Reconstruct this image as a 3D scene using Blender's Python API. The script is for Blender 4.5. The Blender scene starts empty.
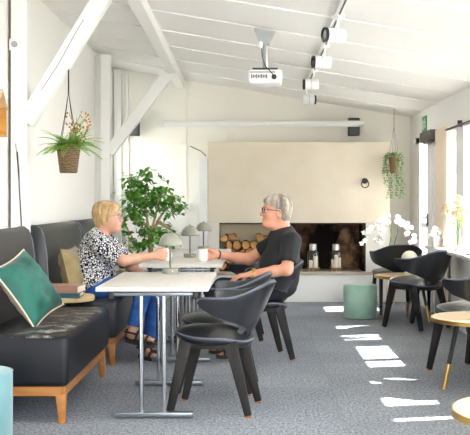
import bpy, bmesh, math, random
import numpy as np
from mathutils import Vector, Matrix, Euler
PI = math.pi
random.seed(7)
scene = bpy.context.scene
COL = scene.collection

# ------------------------------------------------------------------ helpers
def srgb(h):
    h = h.lstrip('#')
    o = []
    for i in (0, 2, 4):
        c = int(h[i:i+2], 16) / 255
        o.append(c / 12.92 if c <= .04045 else ((c + .055) / 1.055) ** 2.4)
    return (o[0], o[1], o[2], 1)

def tag(o, label=None, cat=None, group=None, kind=None):
    if label: o['label'] = label
    if cat: o['category'] = cat
    if group: o['group'] = group
    if kind: o['kind'] = kind
    return o

def empty(name, loc=(0, 0, 0), rz=0, label=None, cat=None, group=None):
    o = bpy.data.objects.new(name, None)
    COL.objects.link(o)
    o.location = loc
    o.rotation_euler = (0, 0, rz)
    o.empty_display_size = .1
    return tag(o, label, cat, group)

def kids(o):
    return [c for c in bpy.data.objects if c.parent == o]

def copy_tree(o, parent=None):
    c = o.copy()
    COL.objects.link(c)
    if parent is not None:
        c.parent = parent
    for ch in kids(o):
        copy_tree(ch, c)
    return c

def place(o, loc, rz=0, label=None, group=None):
    o.location = loc
    o.rotation_euler = (0, 0, rz)
    if label: o['label'] = label
    if group: o['group'] = group
    return o

class MB:
    """collects shapes into one mesh"""
    def __init__(s):
        s.bm = bmesh.new()
    def _mark(s):
        return set(s.bm.faces)
    def _mat(s, before, mi):
        if mi:
            for f in s.bm.faces:
                if f not in before: f.material_index = mi
    def box(s, c, size, rot=None, bevel=0, seg=2, mi=0):
        b4 = s._mark() if mi else None
        M = Matrix.Translation(Vector(c))
        if rot is not None:
            M = M @ (rot.to_4x4() if not isinstance(rot, Matrix) or len(rot) == 3 else rot)
        M = M @ Matrix.Diagonal((size[0], size[1], size[2], 1))
        r = bmesh.ops.create_cube(s.bm, size=1, matrix=M)
        if bevel:
            es = list({e for v in r['verts'] for e in v.link_edges})
            bmesh.ops.bevel(s.bm, geom=es, offset=bevel, segments=seg, affect='EDGES', profile=.5)
        if mi: s._mat(b4, mi)
        return s
    def tube(s, pts, r, n=10, caps=True, flat=None, mi=0):
        pts = [Vector(p) for p in pts]
        rs = [r] * len(pts) if not isinstance(r, (list, tuple)) else list(r)
        rings = []
        prev = None
        for i, p in enumerate(pts):
            d = (pts[min(i + 1, len(pts) - 1)] - pts[max(i - 1, 0)]).normalized()
            if prev is None:
                a = Vector((0, 0, 1)) if abs(d.z) < .9 else Vector((1, 0, 0))
                u = d.cross(a).normalized()
            else:
                u = (prev - d * prev.dot(d)).normalized()
            prev = u
            w = d.cross(u)
            rings.append([s.bm.verts.new(p + (u * math.cos(2 * PI * k / n) + w * math.sin(2 * PI * k / n)) * rs[i]) for k in range(n)])
        for i in range(len(rings) - 1):
            for k in range(n):
                f = s.bm.faces.new((rings[i][k], rings[i][(k + 1) % n], rings[i + 1][(k + 1) % n], rings[i + 1][k]))
                f.material_index = mi
        if caps:
            s.bm.faces.new(rings[0][::-1]).material_index = mi
            s.bm.faces.new(rings[-1]).material_index = mi
        return s
    def lathe(s, prof, c=(0, 0, 0), n=24, M=None, mi=0):
        M = M or Matrix.Identity(4)
        c = Vector(c)
        rings = []
        for r, z in prof:
            if r < 1e-6:
                rings.append([s.bm.verts.new(c + M @ Vector((0, 0, z)))])
            else:
                rings.append([s.bm.verts.new(c + M @ Vector((r * math.cos(2 * PI * k / n), r * math.sin(2 * PI * k / n), z))) for k in range(n)])
        for a, b in zip(rings, rings[1:]):
            for k in range(n):
                k2 = (k + 1) % n
                if len(a) == 1 and len(b) == 1: continue
                if len(a) == 1: f = s.bm.faces.new((a[0], b[k2], b[k]))
                elif len(b) == 1: f = s.bm.faces.new((a[k], a[k2], b[0]))
                else: f = s.bm.faces.new((a[k], a[k2], b[k2], b[k]))
                f.material_index = mi
        return s
    def prism(s, poly, h0, h1, M=None, mi=0):
        """poly of (a,b) extruded along third axis; M maps (a,b,h) to space"""
        M = M or Matrix.Identity(4)
        A = [s.bm.verts.new(M @ Vector((a, b, h0))) for a, b in poly]
        B = [s.bm.verts.new(M @ Vector((a, b, h1))) for a, b in poly]
        n = len(poly)
        fs = [s.bm.faces.new(A[::-1]), s.bm.faces.new(B)]
        for k in range(n):
            fs.append(s.bm.faces.new((A[k], A[(k + 1) % n], B[(k + 1) % n], B[k])))
        for f in fs: f.material_index = mi
        return s
    def grid(s, fn, nu, nv, wrap=False, mi=0):
        V = [[s.bm.verts.new(Vector(fn(i / nu, j / nv))) for j in range(nv + 1)] for i in range(nu if wrap else nu + 1)]
        for i in range(nu):
            i2 = (i + 1) % nu if wrap else i + 1
            for j in range(nv):
                f = s.bm.faces.new((V[i][j], V[i2][j], V[i2][j + 1], V[i][j + 1]))
                f.material_index = mi
        return V
    def beam(s, p0, p1, w0, t0, w1=None, t1=None, side=(0, 1, 0), bevel=0, mi=0):
        """tapered bar from p0 to p1: t = thickness along side, w across"""
        w1 = w0 if w1 is None else w1
        t1 = t0 if t1 is None else t1
        p0, p1 = Vector(p0), Vector(p1)
        d = (p1 - p0).normalized()
        sd = Vector(side); sd = (sd - d * sd.dot(d)).normalized()
        u = d.cross(sd)
        vs = []
        for p, w, t in ((p0, w0, t0), (p1, w1, t1)):
            vs.append([s.bm.verts.new(p + u * a * w / 2 + sd * b * t / 2) for a, b in ((-1, -1), (1, -1), (1, 1), (-1, 1))])
        A, B = vs
        fs = [s.bm.faces.new(A[::-1]), s.bm.faces.new(B)] + [s.bm.faces.new((A[k], A[(k + 1) % 4], B[(k + 1) % 4], B[k])) for k in range(4)]
        for f in fs: f.material_index = mi
        if bevel:
            es = list({e for f in fs for e in f.edges})
            bmesh.ops.bevel(s.bm, geom=es, offset=bevel, segments=2, affect='EDGES', profile=.5)
        return s
    def ball(s, c, r, u=16, v=10, sc=(1, 1, 1), rot=None, mi=0):
        b4 = s._mark() if mi else None
        M = Matrix.Translation(Vector(c))
        if rot is not None: M = M @ rot.to_4x4()
        bmesh.ops.create_uvsphere(s.bm, u_segments=u, v_segments=v, radius=r, matrix=M @ Matrix.Diagonal((sc[0], sc[1], sc[2], 1)))
        if mi: s._mat(b4, mi)
        return s
    def leaf(s, p, d, up, L, W, fold=.15, droop=.15, mi=0):
        p, d, up = Vector(p), Vector(d).normalized(), Vector(up)
        sd = d.cross(up)
        if sd.length < 1e-4: sd = d.cross(Vector((1, 0, 0)))
        sd.normalize(); n = sd.cross(d)
        a = s.bm.verts.new(p)
        m1 = s.bm.verts.new(p + d * L * .45 + n * 0)
        tip = s.bm.verts.new(p + d * L - n * L * droop)
        l = s.bm.verts.new(p + d * L * .42 + sd * W / 2 + n * W * fold)
        r = s.bm.verts.new(p + d * L * .42 - sd * W / 2 + n * W * fold)
        for f in ((a, m1, l), (a, r, m1), (m1, tip, l), (m1, r, tip)):
            s.bm.faces.new(f).material_index = mi
        return s
    def build(s, name, mat, parent=None, loc=None, smooth=True, ang=38, recalc=True):
        if recalc: bmesh.ops.recalc_face_normals(s.bm, faces=s.bm.faces[:])
        me = bpy.data.meshes.new(name)
        s.bm.to_mesh(me); s.bm.free()
        for m in (mat if isinstance(mat, (list, tuple)) else [mat]): me.materials.append(m)
        if smooth:
            me.polygons.foreach_set('use_smooth', [True] * len(me.polygons))
            me.set_sharp_from_angle(angle=math.radians(ang))
        o = bpy.data.objects.new(name, me)
        COL.objects.link(o)
        if parent is not None: o.parent = parent
        if loc is not None: o.location = loc
        return o

def mod_solid(o, t, offset=0):
    m = o.modifiers.new('solid', 'SOLIDIFY'); m.thickness = t; m.offset = offset
    return o
def mod_sub(o, n=1):
    m = o.modifiers.new('sub', 'SUBSURF'); m.levels = n; m.render_levels = n
    return o

# ------------------------------------------------------------------ materials
def mat(name, color, rough=.6, metal=0, spec=.5, bump=None, var=None, coat=0, emis=None, sheen=0, trans=None):
    m = bpy.data.materials.new(name); m.use_nodes = True
    nt = m.node_tree; N = nt.nodes; L = nt.links
    b = N['Principled BSDF']
    col = srgb(color) if isinstance(color, str) else color
    b.inputs['Base Color'].default_value = col
    b.inputs['Roughness'].default_value = rough
    b.inputs['Metallic'].default_value = metal
    b.inputs['Specular IOR Level'].default_value = spec
    b.inputs['Coat Weight'].default_value = coat
    b.inputs['Sheen Weight'].default_value = sheen
    if trans: b.inputs['Subsurface Weight'].default_value = trans
    if emis:
        b.inputs['Emission Color'].default_value = srgb(emis[0]); b.inputs['Emission Strength'].default_value = emis[1]
    tc = N.new('ShaderNodeTexCoord')
    if var:   # (scale, color2, lo, hi, detail)
        n = N.new('ShaderNodeTexNoise'); n.inputs['Scale'].default_value = var[0]; n.inputs['Detail'].default_value = var[4] if len(var) > 4 else 3
        r = N.new('ShaderNodeMapRange'); r.inputs['From Min'].default_value = var[2]; r.inputs['From Max'].default_value = var[3]
        mx = N.new('ShaderNodeMix'); mx.data_type = 'RGBA'
        mx.inputs[6].default_value = col; mx.inputs[7].default_value = srgb(var[1])
        src = tc.outputs['Object']
        if len(var) > 5:
            mp = N.new('ShaderNodeMapping'); mp.inputs['Scale'].default_value = var[5]
            L.new(src, mp.inputs['Vector']); src = mp.outputs['Vector']
        L.new(src, n.inputs['Vector']); L.new(n.outputs['Fac'], r.inputs['Value']); L.new(r.outputs['Result'], mx.inputs[0]); L.new(mx.outputs[2], b.inputs['Base Color'])
    if bump:  # (scale, strength, distance)
        n2 = N.new('ShaderNodeTexNoise'); n2.inputs['Scale'].default_value = bump[0]; n2.inputs['Detail'].default_value = 4
        L.new(tc.outputs['Object'], n2.inputs['Vector'])
        bp = N.new('ShaderNodeBump'); bp.inputs['Strength'].default_value = bump[1]; bp.inputs['Distance'].default_value = bump[2] if len(bump) > 2 else .01
        L.new(n2.outputs['Fac'], bp.inputs['Height']); L.new(bp.outputs['Normal'], b.inputs['Normal'])
    return m

def thin_glass(name, tint=(1, 1, 1, 1), refl=.08):
    m = bpy.data.materials.new(name); m.use_nodes = True
    nt = m.node_tree; N = nt.nodes; L = nt.links
    N.remove(N['Principled BSDF'])
    t = N.new('ShaderNodeBsdfTransparent'); t.inputs[0].default_value = tint
    g = N.new('ShaderNodeBsdfGlossy'); g.inputs['Roughness'].default_value = .03
    lw = N.new('ShaderNodeLayerWeight'); lw.inputs['Blend'].default_value = .12
    mr = N.new('ShaderNodeMapRange'); mr.inputs['To Min'].default_value = refl * .5; mr.inputs['To Max'].default_value = refl * 6
    mx = N.new('ShaderNodeMixShader')
    L.new(lw.outputs['Facing'], mr.inputs['Value']); L.new(mr.outputs['Result'], mx.inputs[0])
    L.new(t.outputs[0], mx.inputs[1]); L.new(g.outputs[0], mx.inputs[2])
    L.new(mx.outputs[0], N['Material Output'].inputs[0])
    return m

def carpet_mat():
    m = bpy.data.materials.new('carpet'); m.use_nodes = True
    nt = m.node_tree; N = nt.nodes; L = nt.links
    b = N['Principled BSDF']; b.inputs['Roughness'].default_value = .95; b.inputs['Specular IOR Level'].default_value = .15
    tc = N.new('ShaderNodeTexCoord')
    br = N.new('ShaderNodeTexBrick')
    br.inputs['Color1'].default_value = srgb('#8b9098'); br.inputs['Color2'].default_value = srgb('#94989f')
    br.inputs['Mortar'].default_value = srgb('#858a92')
    br.offset = 0
    br.inputs['Scale'].default_value = 1; br.inputs['Brick Width'].default_value = .5; br.inputs['Row Height'].default_value = .5
    br.inputs['Mortar Size'].default_value = .004; br.inputs['Mortar Smooth'].default_value = .6
    L.new(tc.outputs['Object'], br.inputs['Vector'])
    mp = N.new('ShaderNodeMapping'); mp.inputs['Scale'].default_value = (70, 34, 60)
    L.new(tc.outputs['Object'], mp.inputs['Vector'])
    n = N.new('ShaderNodeTexNoise'); n.inputs['Scale'].default_value = 1; n.inputs['Detail'].default_value = 3
    L.new(mp.outputs['Vector'], n.inputs['Vector'])
    r = N.new('ShaderNodeMapRange'); r.inputs['From Min'].default_value = .3; r.inputs['From Max'].default_value = .7; r.inputs['To Min'].default_value = .55; r.inputs['To Max'].default_value = 1.42
    L.new(n.outputs['Fac'], r.inputs['Value'])
    n3 = N.new('ShaderNodeTexNoise'); n3.inputs['Scale'].default_value = 1.4; n3.inputs['Detail'].default_value = 3
    L.new(tc.outputs['Object'], n3.inputs['Vector'])
    r3 = N.new('ShaderNodeMapRange'); r3.inputs['From Min'].default_value = .3; r3.inputs['From Max'].default_value = .7; r3.inputs['To Min'].default_value = .9; r3.inputs['To Max'].default_value = 1.1
    L.new(n3.outputs['Fac'], r3.inputs['Value'])
    mu = N.new('ShaderNodeMath'); mu.operation = 'MULTIPLY'; L.new(r.outputs[0], mu.inputs[0]); L.new(r3.outputs[0], mu.inputs[1])
    vm = N.new('ShaderNodeVectorMath'); vm.operation = 'SCALE'
    L.new(br.outputs['Color'], vm.inputs[0]); L.new(mu.outputs[0], vm.inputs['Scale'])
    L.new(vm.outputs[0], b.inputs['Base Color'])
    bp = N.new('ShaderNodeBump'); bp.inputs['Strength'].default_value = .5; bp.inputs['Distance'].default_value = .006
    L.new(n.outputs['Fac'], bp.inputs['Height']); L.new(bp.outputs['Normal'], b.inputs['Normal'])
    return m

def spots_mat():
    """navy cloth with off-white patches"""
    m = bpy.data.materials.new('spotted_cloth'); m.use_nodes = True
    nt = m.node_tree; N = nt.nodes; L = nt.links
    b = N['Principled BSDF']; b.inputs['Roughness'].default_value = .85; b.inputs['Specular IOR Level'].default_value = .2
    tc = N.new('ShaderNodeTexCoord')
    v = N.new('ShaderNodeTexVoronoi'); v.inputs['Scale'].default_value = 60; v.feature = 'DISTANCE_TO_EDGE'
    n = N.new('ShaderNodeTexNoise'); n.inputs['Scale'].default_value = 60; n.inputs['Detail'].default_value = 1
    L.new(tc.outputs['Object'], v.inputs['Vector']); L.new(tc.outputs['Object'], n.inputs['Vector'])
    ad = N.new('ShaderNodeMath'); ad.operation = 'MULTIPLY_ADD'; ad.inputs[1].default_value = .55; ad.inputs[2].default_value = -.16
    L.new(n.outputs['Fac'], ad.inputs[0])
    s = N.new('ShaderNodeMath'); s.operation = 'ADD'; L.new(ad.outputs[0], s.inputs[0]); L.new(v.outputs['Distance'], s.inputs[1])
    r = N.new('ShaderNodeMapRange'); r.inputs['From Min'].default_value = .235; r.inputs['From Max'].default_value = .275
    L.new(s.outputs[0], r.inputs['Value'])
    mx = N.new('ShaderNodeMix'); mx.data_type = 'RGBA'
    mx.inputs[6].default_value = srgb('#1b2036'); mx.inputs[7].default_value = srgb('#eef0f0')
    L.new(r.outputs[0], mx.inputs[0]); L.new(mx.outputs[2], b.inputs['Base Color'])
    return m

def stripes_mat(name, c1, c2, scale, axis='Z', rough=.7, dist=2, bump=.4):
    m = bpy.data.materials.new(name); m.use_nodes = True
    nt = m.node_tree; N = nt.nodes; L = nt.links
    b = N['Principled BSDF']; b.inputs['Roughness'].default_value = rough
    tc = N.new('ShaderNodeTexCoord')
    w = N.new('ShaderNodeTexWave'); w.bands_direction = axis; w.inputs['Scale'].default_value = scale; w.inputs['Distortion'].default_value = dist
    w.inputs['Detail'].default_value = 2; w.inputs['Detail Scale'].default_value = 2.5
    L.new(tc.outputs['Object'], w.inputs['Vector'])
    mx = N.new('ShaderNodeMix'); mx.data_type = 'RGBA'; mx.inputs[6].default_value = srgb(c1); mx.inputs[7].default_value = srgb(c2)
    L.new(w.outputs['Fac'], mx.inputs[0]); L.new(mx.outputs[2], b.inputs['Base Color'])
    if bump:
        bp = N.new('ShaderNodeBump'); bp.inputs['Strength'].default_value = bump; bp.inputs['Distance'].default_value = .004
        L.new(w.outputs['Fac'], bp.inputs['Height']); L.new(bp.outputs['Normal'], b.inputs['Normal'])
    return m

def brick_mat():
    m = bpy.data.materials.new('sooty_brick'); m.use_nodes = True
    nt = m.node_tree; N = nt.nodes; L = nt.links
    b = N['Principled BSDF']; b.inputs['Roughness'].default_value = .9; b.inputs['Specular IOR Level'].default_value = .1
    tc = N.new('ShaderNodeTexCoord')
    mp = N.new('ShaderNodeMapping'); mp.inputs['Rotation'].default_value = (PI / 2, 0, 0)
    L.new(tc.outputs['Object'], mp.inputs['Vector'])
    br = N.new('ShaderNodeTexBrick'); br.inputs['Scale'].default_value = 1
    br.inputs['Brick Width'].default_value = .24; br.inputs['Row Height'].default_value = .085; br.inputs['Mortar Size'].default_value = .007
    br.inputs['Color1'].default_value = srgb('#634434'); br.inputs['Color2'].default_value = srgb('#86604a'); br.inputs['Mortar'].default_value = srgb('#7a6a5a')
    L.new(mp.outputs['Vector'], br.inputs['Vector'])
    n = N.new('ShaderNodeTexNoise'); n.inputs['Scale'].default_value = 2.3; n.inputs['Detail'].default_value = 3
    L.new(tc.outputs['Object'], n.inputs['Vector'])
    r = N.new('ShaderNodeMapRange'); r.inputs['From Min'].default_value = .41; r.inputs['From Max'].default_value = .53
    L.new(n.outputs['Fac'], r.inputs['Value'])
    mx = N.new('ShaderNodeMix'); mx.data_type = 'RGBA'; mx.inputs[7].default_value = srgb('#1d1916')
    L.new(r.outputs[0], mx.inputs[0]); L.new(br.outputs['Color'], mx.inputs[6]); L.new(mx.outputs[2], b.inputs['Base Color'])
    return m

M = {}
M['wall'] = mat('white_wall_paint', '#f8f6f2', .75, bump=(60, .08))
M['wallb'] = mat('cream_wall_paint', '#faf6ec', .75, bump=(60, .08))
M['ceil'] = mat('white_ceiling_paint', '#fbf9f6', .7, bump=(30, .05))
M['beam'] = mat('white_timber_paint', '#f9f8f4', .55, bump=(14, .12))
M['trimw'] = mat('white_gloss_trim', '#f4f4f2', .4)
M['hood'] = mat('beige_plaster', '#e9decb', .85, bump=(25, .12), var=(2.5, '#e3d6c0', .35, .65))
M['pillar'] = mat('pillar_paint', '#e6e1d8', .7)
M['niche'] = mat('pale_plaster', '#f6e8c9', .9, bump=(20, .2))
M['ledge'] = mat('grey_stone_ledge', '#b9ad9c', .7, bump=(30, .1))
M['carpet'] = carpet_mat()
M['soot'] = mat('iron_frame_dark', '#2a2521', .6)
M['brick'] = brick_mat()
M['rust'] = mat('rusty_stone', '#9c7a5c', .9, var=(9, '#55402f', .4, .6), bump=(15, .6, .02))
M['leather'] = mat('black_leather', '#1d2026', .4, spec=.5, bump=(90, .05), var=(3, '#22252c', .4, .6))
M['worn_glare'] = mat('black_leather_wear_glare', '#15171d', .42, spec=.3, bump=(90, .05))
M['chairlea'] = mat('chair_black_leather', '#16181e', .33, spec=.8, bump=(120, .04))
M['piping'] = mat('leather_piping', '#626a78', .4)
M['blackwood'] = mat('black_stained_wood', '#1d1c1b', .6, spec=.3, bump=(40, .08), var=(6, '#282624', .4, .65, 3, (3, 3, .6)))
M['copper'] = mat('copper_glide', '#c07038', .35, metal=.7)
M['brass'] = mat('brass', '#d2a85a', .28, metal=.9)
M['chrome'] = mat('chrome', '#d9dce0', .12, metal=1)
M['steel'] = mat('grey_steel', '#7e848a', .35, metal=.8)
M['blackm'] = mat('black_metal', '#1a1a1c', .45)
M['tabletop'] = mat('pale_ash_laminate', '#d3d0ca', .45, var=(5, '#c9c5be', .3, .75, 5, (9, .8, 1)))
M['oak'] = mat('warm_oak', '#b57a3e', .45, var=(5, '#9a622d', .35, .7, 4, (1, 1, 6)))
M['ltoak'] = mat('light_oak', '#e6cba8', .42, var=(3, '#dcbd96', .35, .7, 4, (1, 8, 1)))
M['ply'] = mat('pale_ply', '#d9bf8c', .5)
M['teal'] = mat('teal_velvet', '#0b6a5a', .6, sheen=.12, var=(7, '#084d44', .35, .7))
M['cream'] = mat('cream_cloth', '#e3d3bd', .85)
M['olive'] = mat('olive_velvet', '#a69467', .7, sheen=.4, var=(9, '#8f7d52', .35, .65))
M['mint'] = mat('mint_velvet', '#aed4c4', .75, sheen=.4, var=(5, '#93bdab', .35, .65))
M['blueteal'] = mat('pale_teal_velvet', '#729fa3', .75, sheen=.4, var=(5, '#6a969b', .35, .65))
M['lamp'] = mat('sage_enamel', '#8f8f81', .38)
M['lamppole'] = mat('lamp_pole_grey', '#6a6b62', .4)
M['lampc'] = mat('cream_enamel', '#e8e4d3', .35)
M['mug'] = mat('white_china', '#f6f6f4', .2)
M['leafd'] = mat('ficus_leaf', '#468a2e', .4, var=(9, '#86bf50', .35, .65))
M['leafb'] = mat('fern_leaf', '#a9dc52', .5, var=(9, '#88c63a', .35, .65))
M['leafv'] = mat('vine_leaf', '#4c7a2c', .5, var=(12, '#6f9a48', .35, .65))
M['bark'] = mat('pale_bark', '#c4aa7c', .8, bump=(30, .4))
M['logbark'] = mat('log_bark', '#5a3d28', .9, bump=(40, .6, .01))
M['logcut'] = mat('log_cut_face', '#cf9a5b', .8, var=(14, '#b67c42', .35, .65))
M['basket'] = stripes_mat('seagrass_basket', '#8a7152', '#463829', 22, 'Z', .8, 5)
M['basket2'] = stripes_mat('brown_basket', '#8c6e50', '#57402c', 30, 'Z', .8, 5)
M['rope'] = mat('dark_cord', '#2a2724', .8)
M['ropel'] = mat('tan_cord', '#a0917c', .8)
M['petal'] = mat('white_petal', '#fbf9f4', .5)
M['petalc'] = mat('cream_petal', '#f0e2c4', .6, var=(20, '#e6c89c', .4, .6))
M['petalo'] = mat('rust_flower', '#d3a04c', .6, var=(30, '#b9702e', .4, .6))
M['stem'] = mat('plant_stem', '#6f8a3f', .6)
M['darkstem'] = mat('plant_stake', '#4a4338', .6)
M['stake'] = mat('bamboo_stake', '#d8b878', .6)
M['soil'] = mat('soil', '#3a2a1e', .95)
M['gold'] = mat('golden_pot_wrap', '#c08a2a', .4, metal=.5, bump=(20, .5, .01))
M['glass'] = thin_glass('window_glass', refl=.05)
M['jar'] = thin_glass('lantern_glass', (.97, .98, .98, 1), refl=.12)
M['vase'] = thin_glass('vase_glass', (.92, .96, .95, 1), refl=.14)
M['wax'] = mat('candle_wax', '#f7f0dc', .5)
M['lid'] = mat('brushed_lid', '#c9c6c0', .3, metal=.8)
M['green'] = mat('exit_green', '#3f9a6c', .5)
M['white'] = mat('white_plastic', '#f5f5f3', .4)
M['grey'] = mat('grey_plastic', '#a9acad', .5)
M['dkgrey'] = mat('dark_grey_plastic', '#4a4b4d', .5)
M['blind'] = mat('dark_blind', '#57534d', .7)
M['curtain'] = mat('peach_curtain', '#f6e4d0', .8, trans=0)
M['cookA'] = mat('book_pink_brown', '#b98f7c', .6)
M['cookB'] = mat('book_teal', '#2f6f82', .5)
M['paper'] = mat('book_paper', '#efe9da', .8)
M['skin1'] = mat('skin_fair', '#dfae93', .5, trans=.05, var=(14, '#d69f86', .35, .7))
M['skin2'] = mat('skin_tan', '#e0a488', .5, trans=.05, var=(14, '#d8957a', .35, .7))
M['blond'] = mat('blond_hair', '#e3c496', .5, bump=(70, .8, .012), var=(13, '#ad8755', .35, .65, 4, (2.5, 2.5, .6)))
M['greyh'] = mat('grey_hair', '#cdc1b0', .5, bump=(70, .8, .012), var=(11, '#7d7368', .35, .65, 4, (2.5, 2.5, .6)))
M['spots'] = spots_mat()
M['jeans'] = mat('blue_denim', '#3068b8', .8, var=(20, '#24549c', .35, .65), bump=(50, .3, .006))
M['tee'] = mat('black_jersey', '#1f2226', .8, bump=(9, .5, .015))
M['trouser'] = mat('dark_trousers', '#1a1b20', .85)
M['lips'] = mat('lips', '#c4746a', .45)
M['eyew'] = mat('eye', '#3b2f2a', .25)
M['sandal'] = mat('dark_sandal', '#2a2624', .6)
M['sole'] = mat('sandal_sole', '#3a322c', .7)
M['ground'] = mat('pale_paving', '#9c9a90', .9, bump=(12, .2))
M['eave'] = mat('eave_boards', '#e8e6e0', .8)
M['birdh'] = mat('plywood_box', '#d9a75c', .55, var=(5, '#c8924a', .35, .65, 3, (1, 1, 5)))
M['dkwood'] = mat('crack_line', '#6b6258', .9)

def wear_glare_leather():
    m = M['worn_glare']; nt = m.node_tree; N = nt.nodes; L = nt.links; b = N['Principled BSDF']
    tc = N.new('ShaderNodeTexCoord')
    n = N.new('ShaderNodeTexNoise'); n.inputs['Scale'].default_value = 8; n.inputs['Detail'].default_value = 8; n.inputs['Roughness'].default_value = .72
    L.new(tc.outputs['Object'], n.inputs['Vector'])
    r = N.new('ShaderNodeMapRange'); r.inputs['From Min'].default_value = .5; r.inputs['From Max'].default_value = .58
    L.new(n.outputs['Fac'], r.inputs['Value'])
    # wear and painted whitish glare, front half of the seat top only (local x, z)
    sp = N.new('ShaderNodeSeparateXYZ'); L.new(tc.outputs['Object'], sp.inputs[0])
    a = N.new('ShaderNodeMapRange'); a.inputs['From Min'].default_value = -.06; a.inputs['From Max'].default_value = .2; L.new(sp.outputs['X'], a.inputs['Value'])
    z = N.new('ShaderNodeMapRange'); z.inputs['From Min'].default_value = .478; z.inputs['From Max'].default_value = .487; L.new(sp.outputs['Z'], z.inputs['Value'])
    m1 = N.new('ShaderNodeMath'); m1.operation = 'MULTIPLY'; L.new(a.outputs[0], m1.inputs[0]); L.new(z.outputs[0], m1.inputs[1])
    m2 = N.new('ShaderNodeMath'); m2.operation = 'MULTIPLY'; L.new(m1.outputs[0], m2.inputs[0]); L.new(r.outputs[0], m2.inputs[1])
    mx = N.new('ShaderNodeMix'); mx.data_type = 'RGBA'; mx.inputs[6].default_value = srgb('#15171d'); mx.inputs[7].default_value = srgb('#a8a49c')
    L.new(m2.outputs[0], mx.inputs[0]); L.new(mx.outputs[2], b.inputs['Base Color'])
wear_glare_leather()

# ------------------------------------------------------------------ camera
F = 980.0
cam = bpy.data.cameras.new('camera'); cam.sensor_width = 36; cam.sensor_fit = 'HORIZONTAL'
cam.lens = 36 * F / 470
cam.shift_x = -21 / 470; cam.shift_y = -17.5 / 470
cam.clip_end = 200
co = bpy.data.objects.new('camera', cam); COL.objects.link(co)
co.location = (0, 0, 1.245); co.rotation_euler = (PI / 2, 0, 0)
scene.camera = co

# ------------------------------------------------------------------ room
XL, XR, YB, YF = -1.82, 1.965, 12.5, -.6
def cz(x): return 2.62 - .167 * x
def S(o): return tag(o, kind='structure')

b = MB(); b.box((.1, 6, -.05), (4.1, 13.4, .1)); S(b.build('floor', M['carpet'], smooth=False))
b = MB()
y = YF
k = 0
th = math.atan(.167)
edges = [-.6, .3, 1.25, 2.2, 3.15, 4.1, 5.05, 6.0, 6.92, 7.82, 8.75, 9.68, 10.64, 11.58, 12.55]
for y0, y1 in zip(edges, edges[1:]):
    # lapped boards: each board rises a little towards its far edge
    q = []
    for yy, dz in ((y0 + .002, .0), (y1 - .002, .009)):
        for xx in (-1.95, 2.1):
            q.append((xx, yy, cz(xx) + dz))
    v = [b.bm.verts.new(p) for p in q] + [b.bm.verts.new((p[0], p[1], p[2] + .08)) for p in q]
    for f in ((0, 1, 3, 2), (4, 6, 7, 5), (0, 4, 5, 1), (2, 3, 7, 6), (0, 2, 6, 4), (1, 5, 7, 3)):
        b.bm.faces.new([v[i] for i in f])
q = [(-1.95, -.6), (2.1, -.6), (2.1, 12.6), (-1.95, 12.6)]
v = [b.bm.verts.new((x, yy, cz(x) + .05)) for x, yy in q] + [b.bm.verts.new((x, yy, cz(x) + .15)) for x, yy in q]
for f in ((0, 1, 2, 3), (4, 5, 6, 7), (0, 1, 5, 4), (1, 2, 6, 5), (2, 3, 7, 6), (3, 0, 4, 7)): b.bm.faces.new([v[i] for i in f])
S(b.build('ceiling', M['ceil'], smooth=False))

b = MB(); b.box((XL - .08, 5.32, 1.5), (.16, 11.84, 3.05)); b.box((XL - .08, 12.45, 1.5), (.16, .3, 3.05))
b.box((XL - .08, 11.77, .62), (.16, 1.06, 1.3)); b.box((XL - .08, 11.37, 1.7), (.16, .3, 1.2)); b.box((XL - .08, 11.77, 2.62), (.16, 1.06, .8))
S(b.build('wall_left', M['wall'], smooth=False))
b = MB(); b.box((.1, YB + .08, 1.5), (4.1, .16, 3.05)); S(b.build('wall_back', M['wallb'], smooth=False))
b = MB(); b.box((-.95, -.66, 1.5), (1.76, .12, 3.05)); S(b.build('wall_front_added', M['wall'], smooth=False))  # half wall added behind the camera to reduce sheen on the leather
# right wall: header, parapet, end piers and added piers around one long window and a glazed door
WZ0, WZ1 = .72, 2.0
b = MB()
b.box((XR + .06, 6, 2.2), (.12, 13.2, .4))                       # header
b.box((XR + .06, (YF + 10.3) / 2, WZ0 / 2), (.12, 10.3 - YF, WZ0))  # parapet
b.box((XR + .06, 10.56, 1.0), (.12, .6, 2.0))
b.box((XR + .06, 12.3, 1.0), (.12, .6, 2.0))
b.box((XR + .06, -.3, 1.35), (.12, .6, 1.3))
for y0, y1 in ((5.1, 5.74), (5.84, 6.15), (6.42, 6.88), (7.08, 7.52), (8.56, 8.93), (9.28, 9.62)):  # piers added and spaced to shape the sun patches on the floor
    b.box((XR + .06, (y0 + y1) / 2, 1.35), (.12, y1 - y0, 1.3))
S(b.build('wall_right', M['wall'], smooth=False))

wf = MB()
wy0, wy1 = .0, 10.27
for yy, w in ((.03, .06), (1.75, .09), (3.5, .09), (5.06, .06), (7.84, .1), (8.23, .03), (9.67, .06), (10.22, .06)):
    wf.box((XR + .05, yy, (WZ0 + WZ1) / 2), (.08, w, WZ1 - WZ0), bevel=.006)
for z in (WZ0 + .03, WZ1 - .03): wf.box((XR + .05, (wy0 + wy1) / 2, z), (.079, wy1 - wy0, .06))
wf.box((XR + .05, 8.0, 1.36), (.06, 1.5, .05))
w = S(wf.build('window_1', M['trimw'], smooth=False))
b = MB(); b.box((XR + .06, (wy0 + wy1) / 2, (WZ0 + WZ1) / 2), (.006, wy1 - wy0 - .04, WZ1 - WZ0 - .04)); b.build('pane', M['glass'], w, smooth=False)
b = MB(); b.box((XR - .065, 5.0, WZ0 + .025), (.19, 11.0, .035), bevel=.006); b.build('window_sill', M['trimw'], w)
wf = MB()
for yy in (11.54, 11.92, 12.27): wf.box((XL - .09, yy, 1.745), (.06, .06, .95), bevel=.005)
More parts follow.
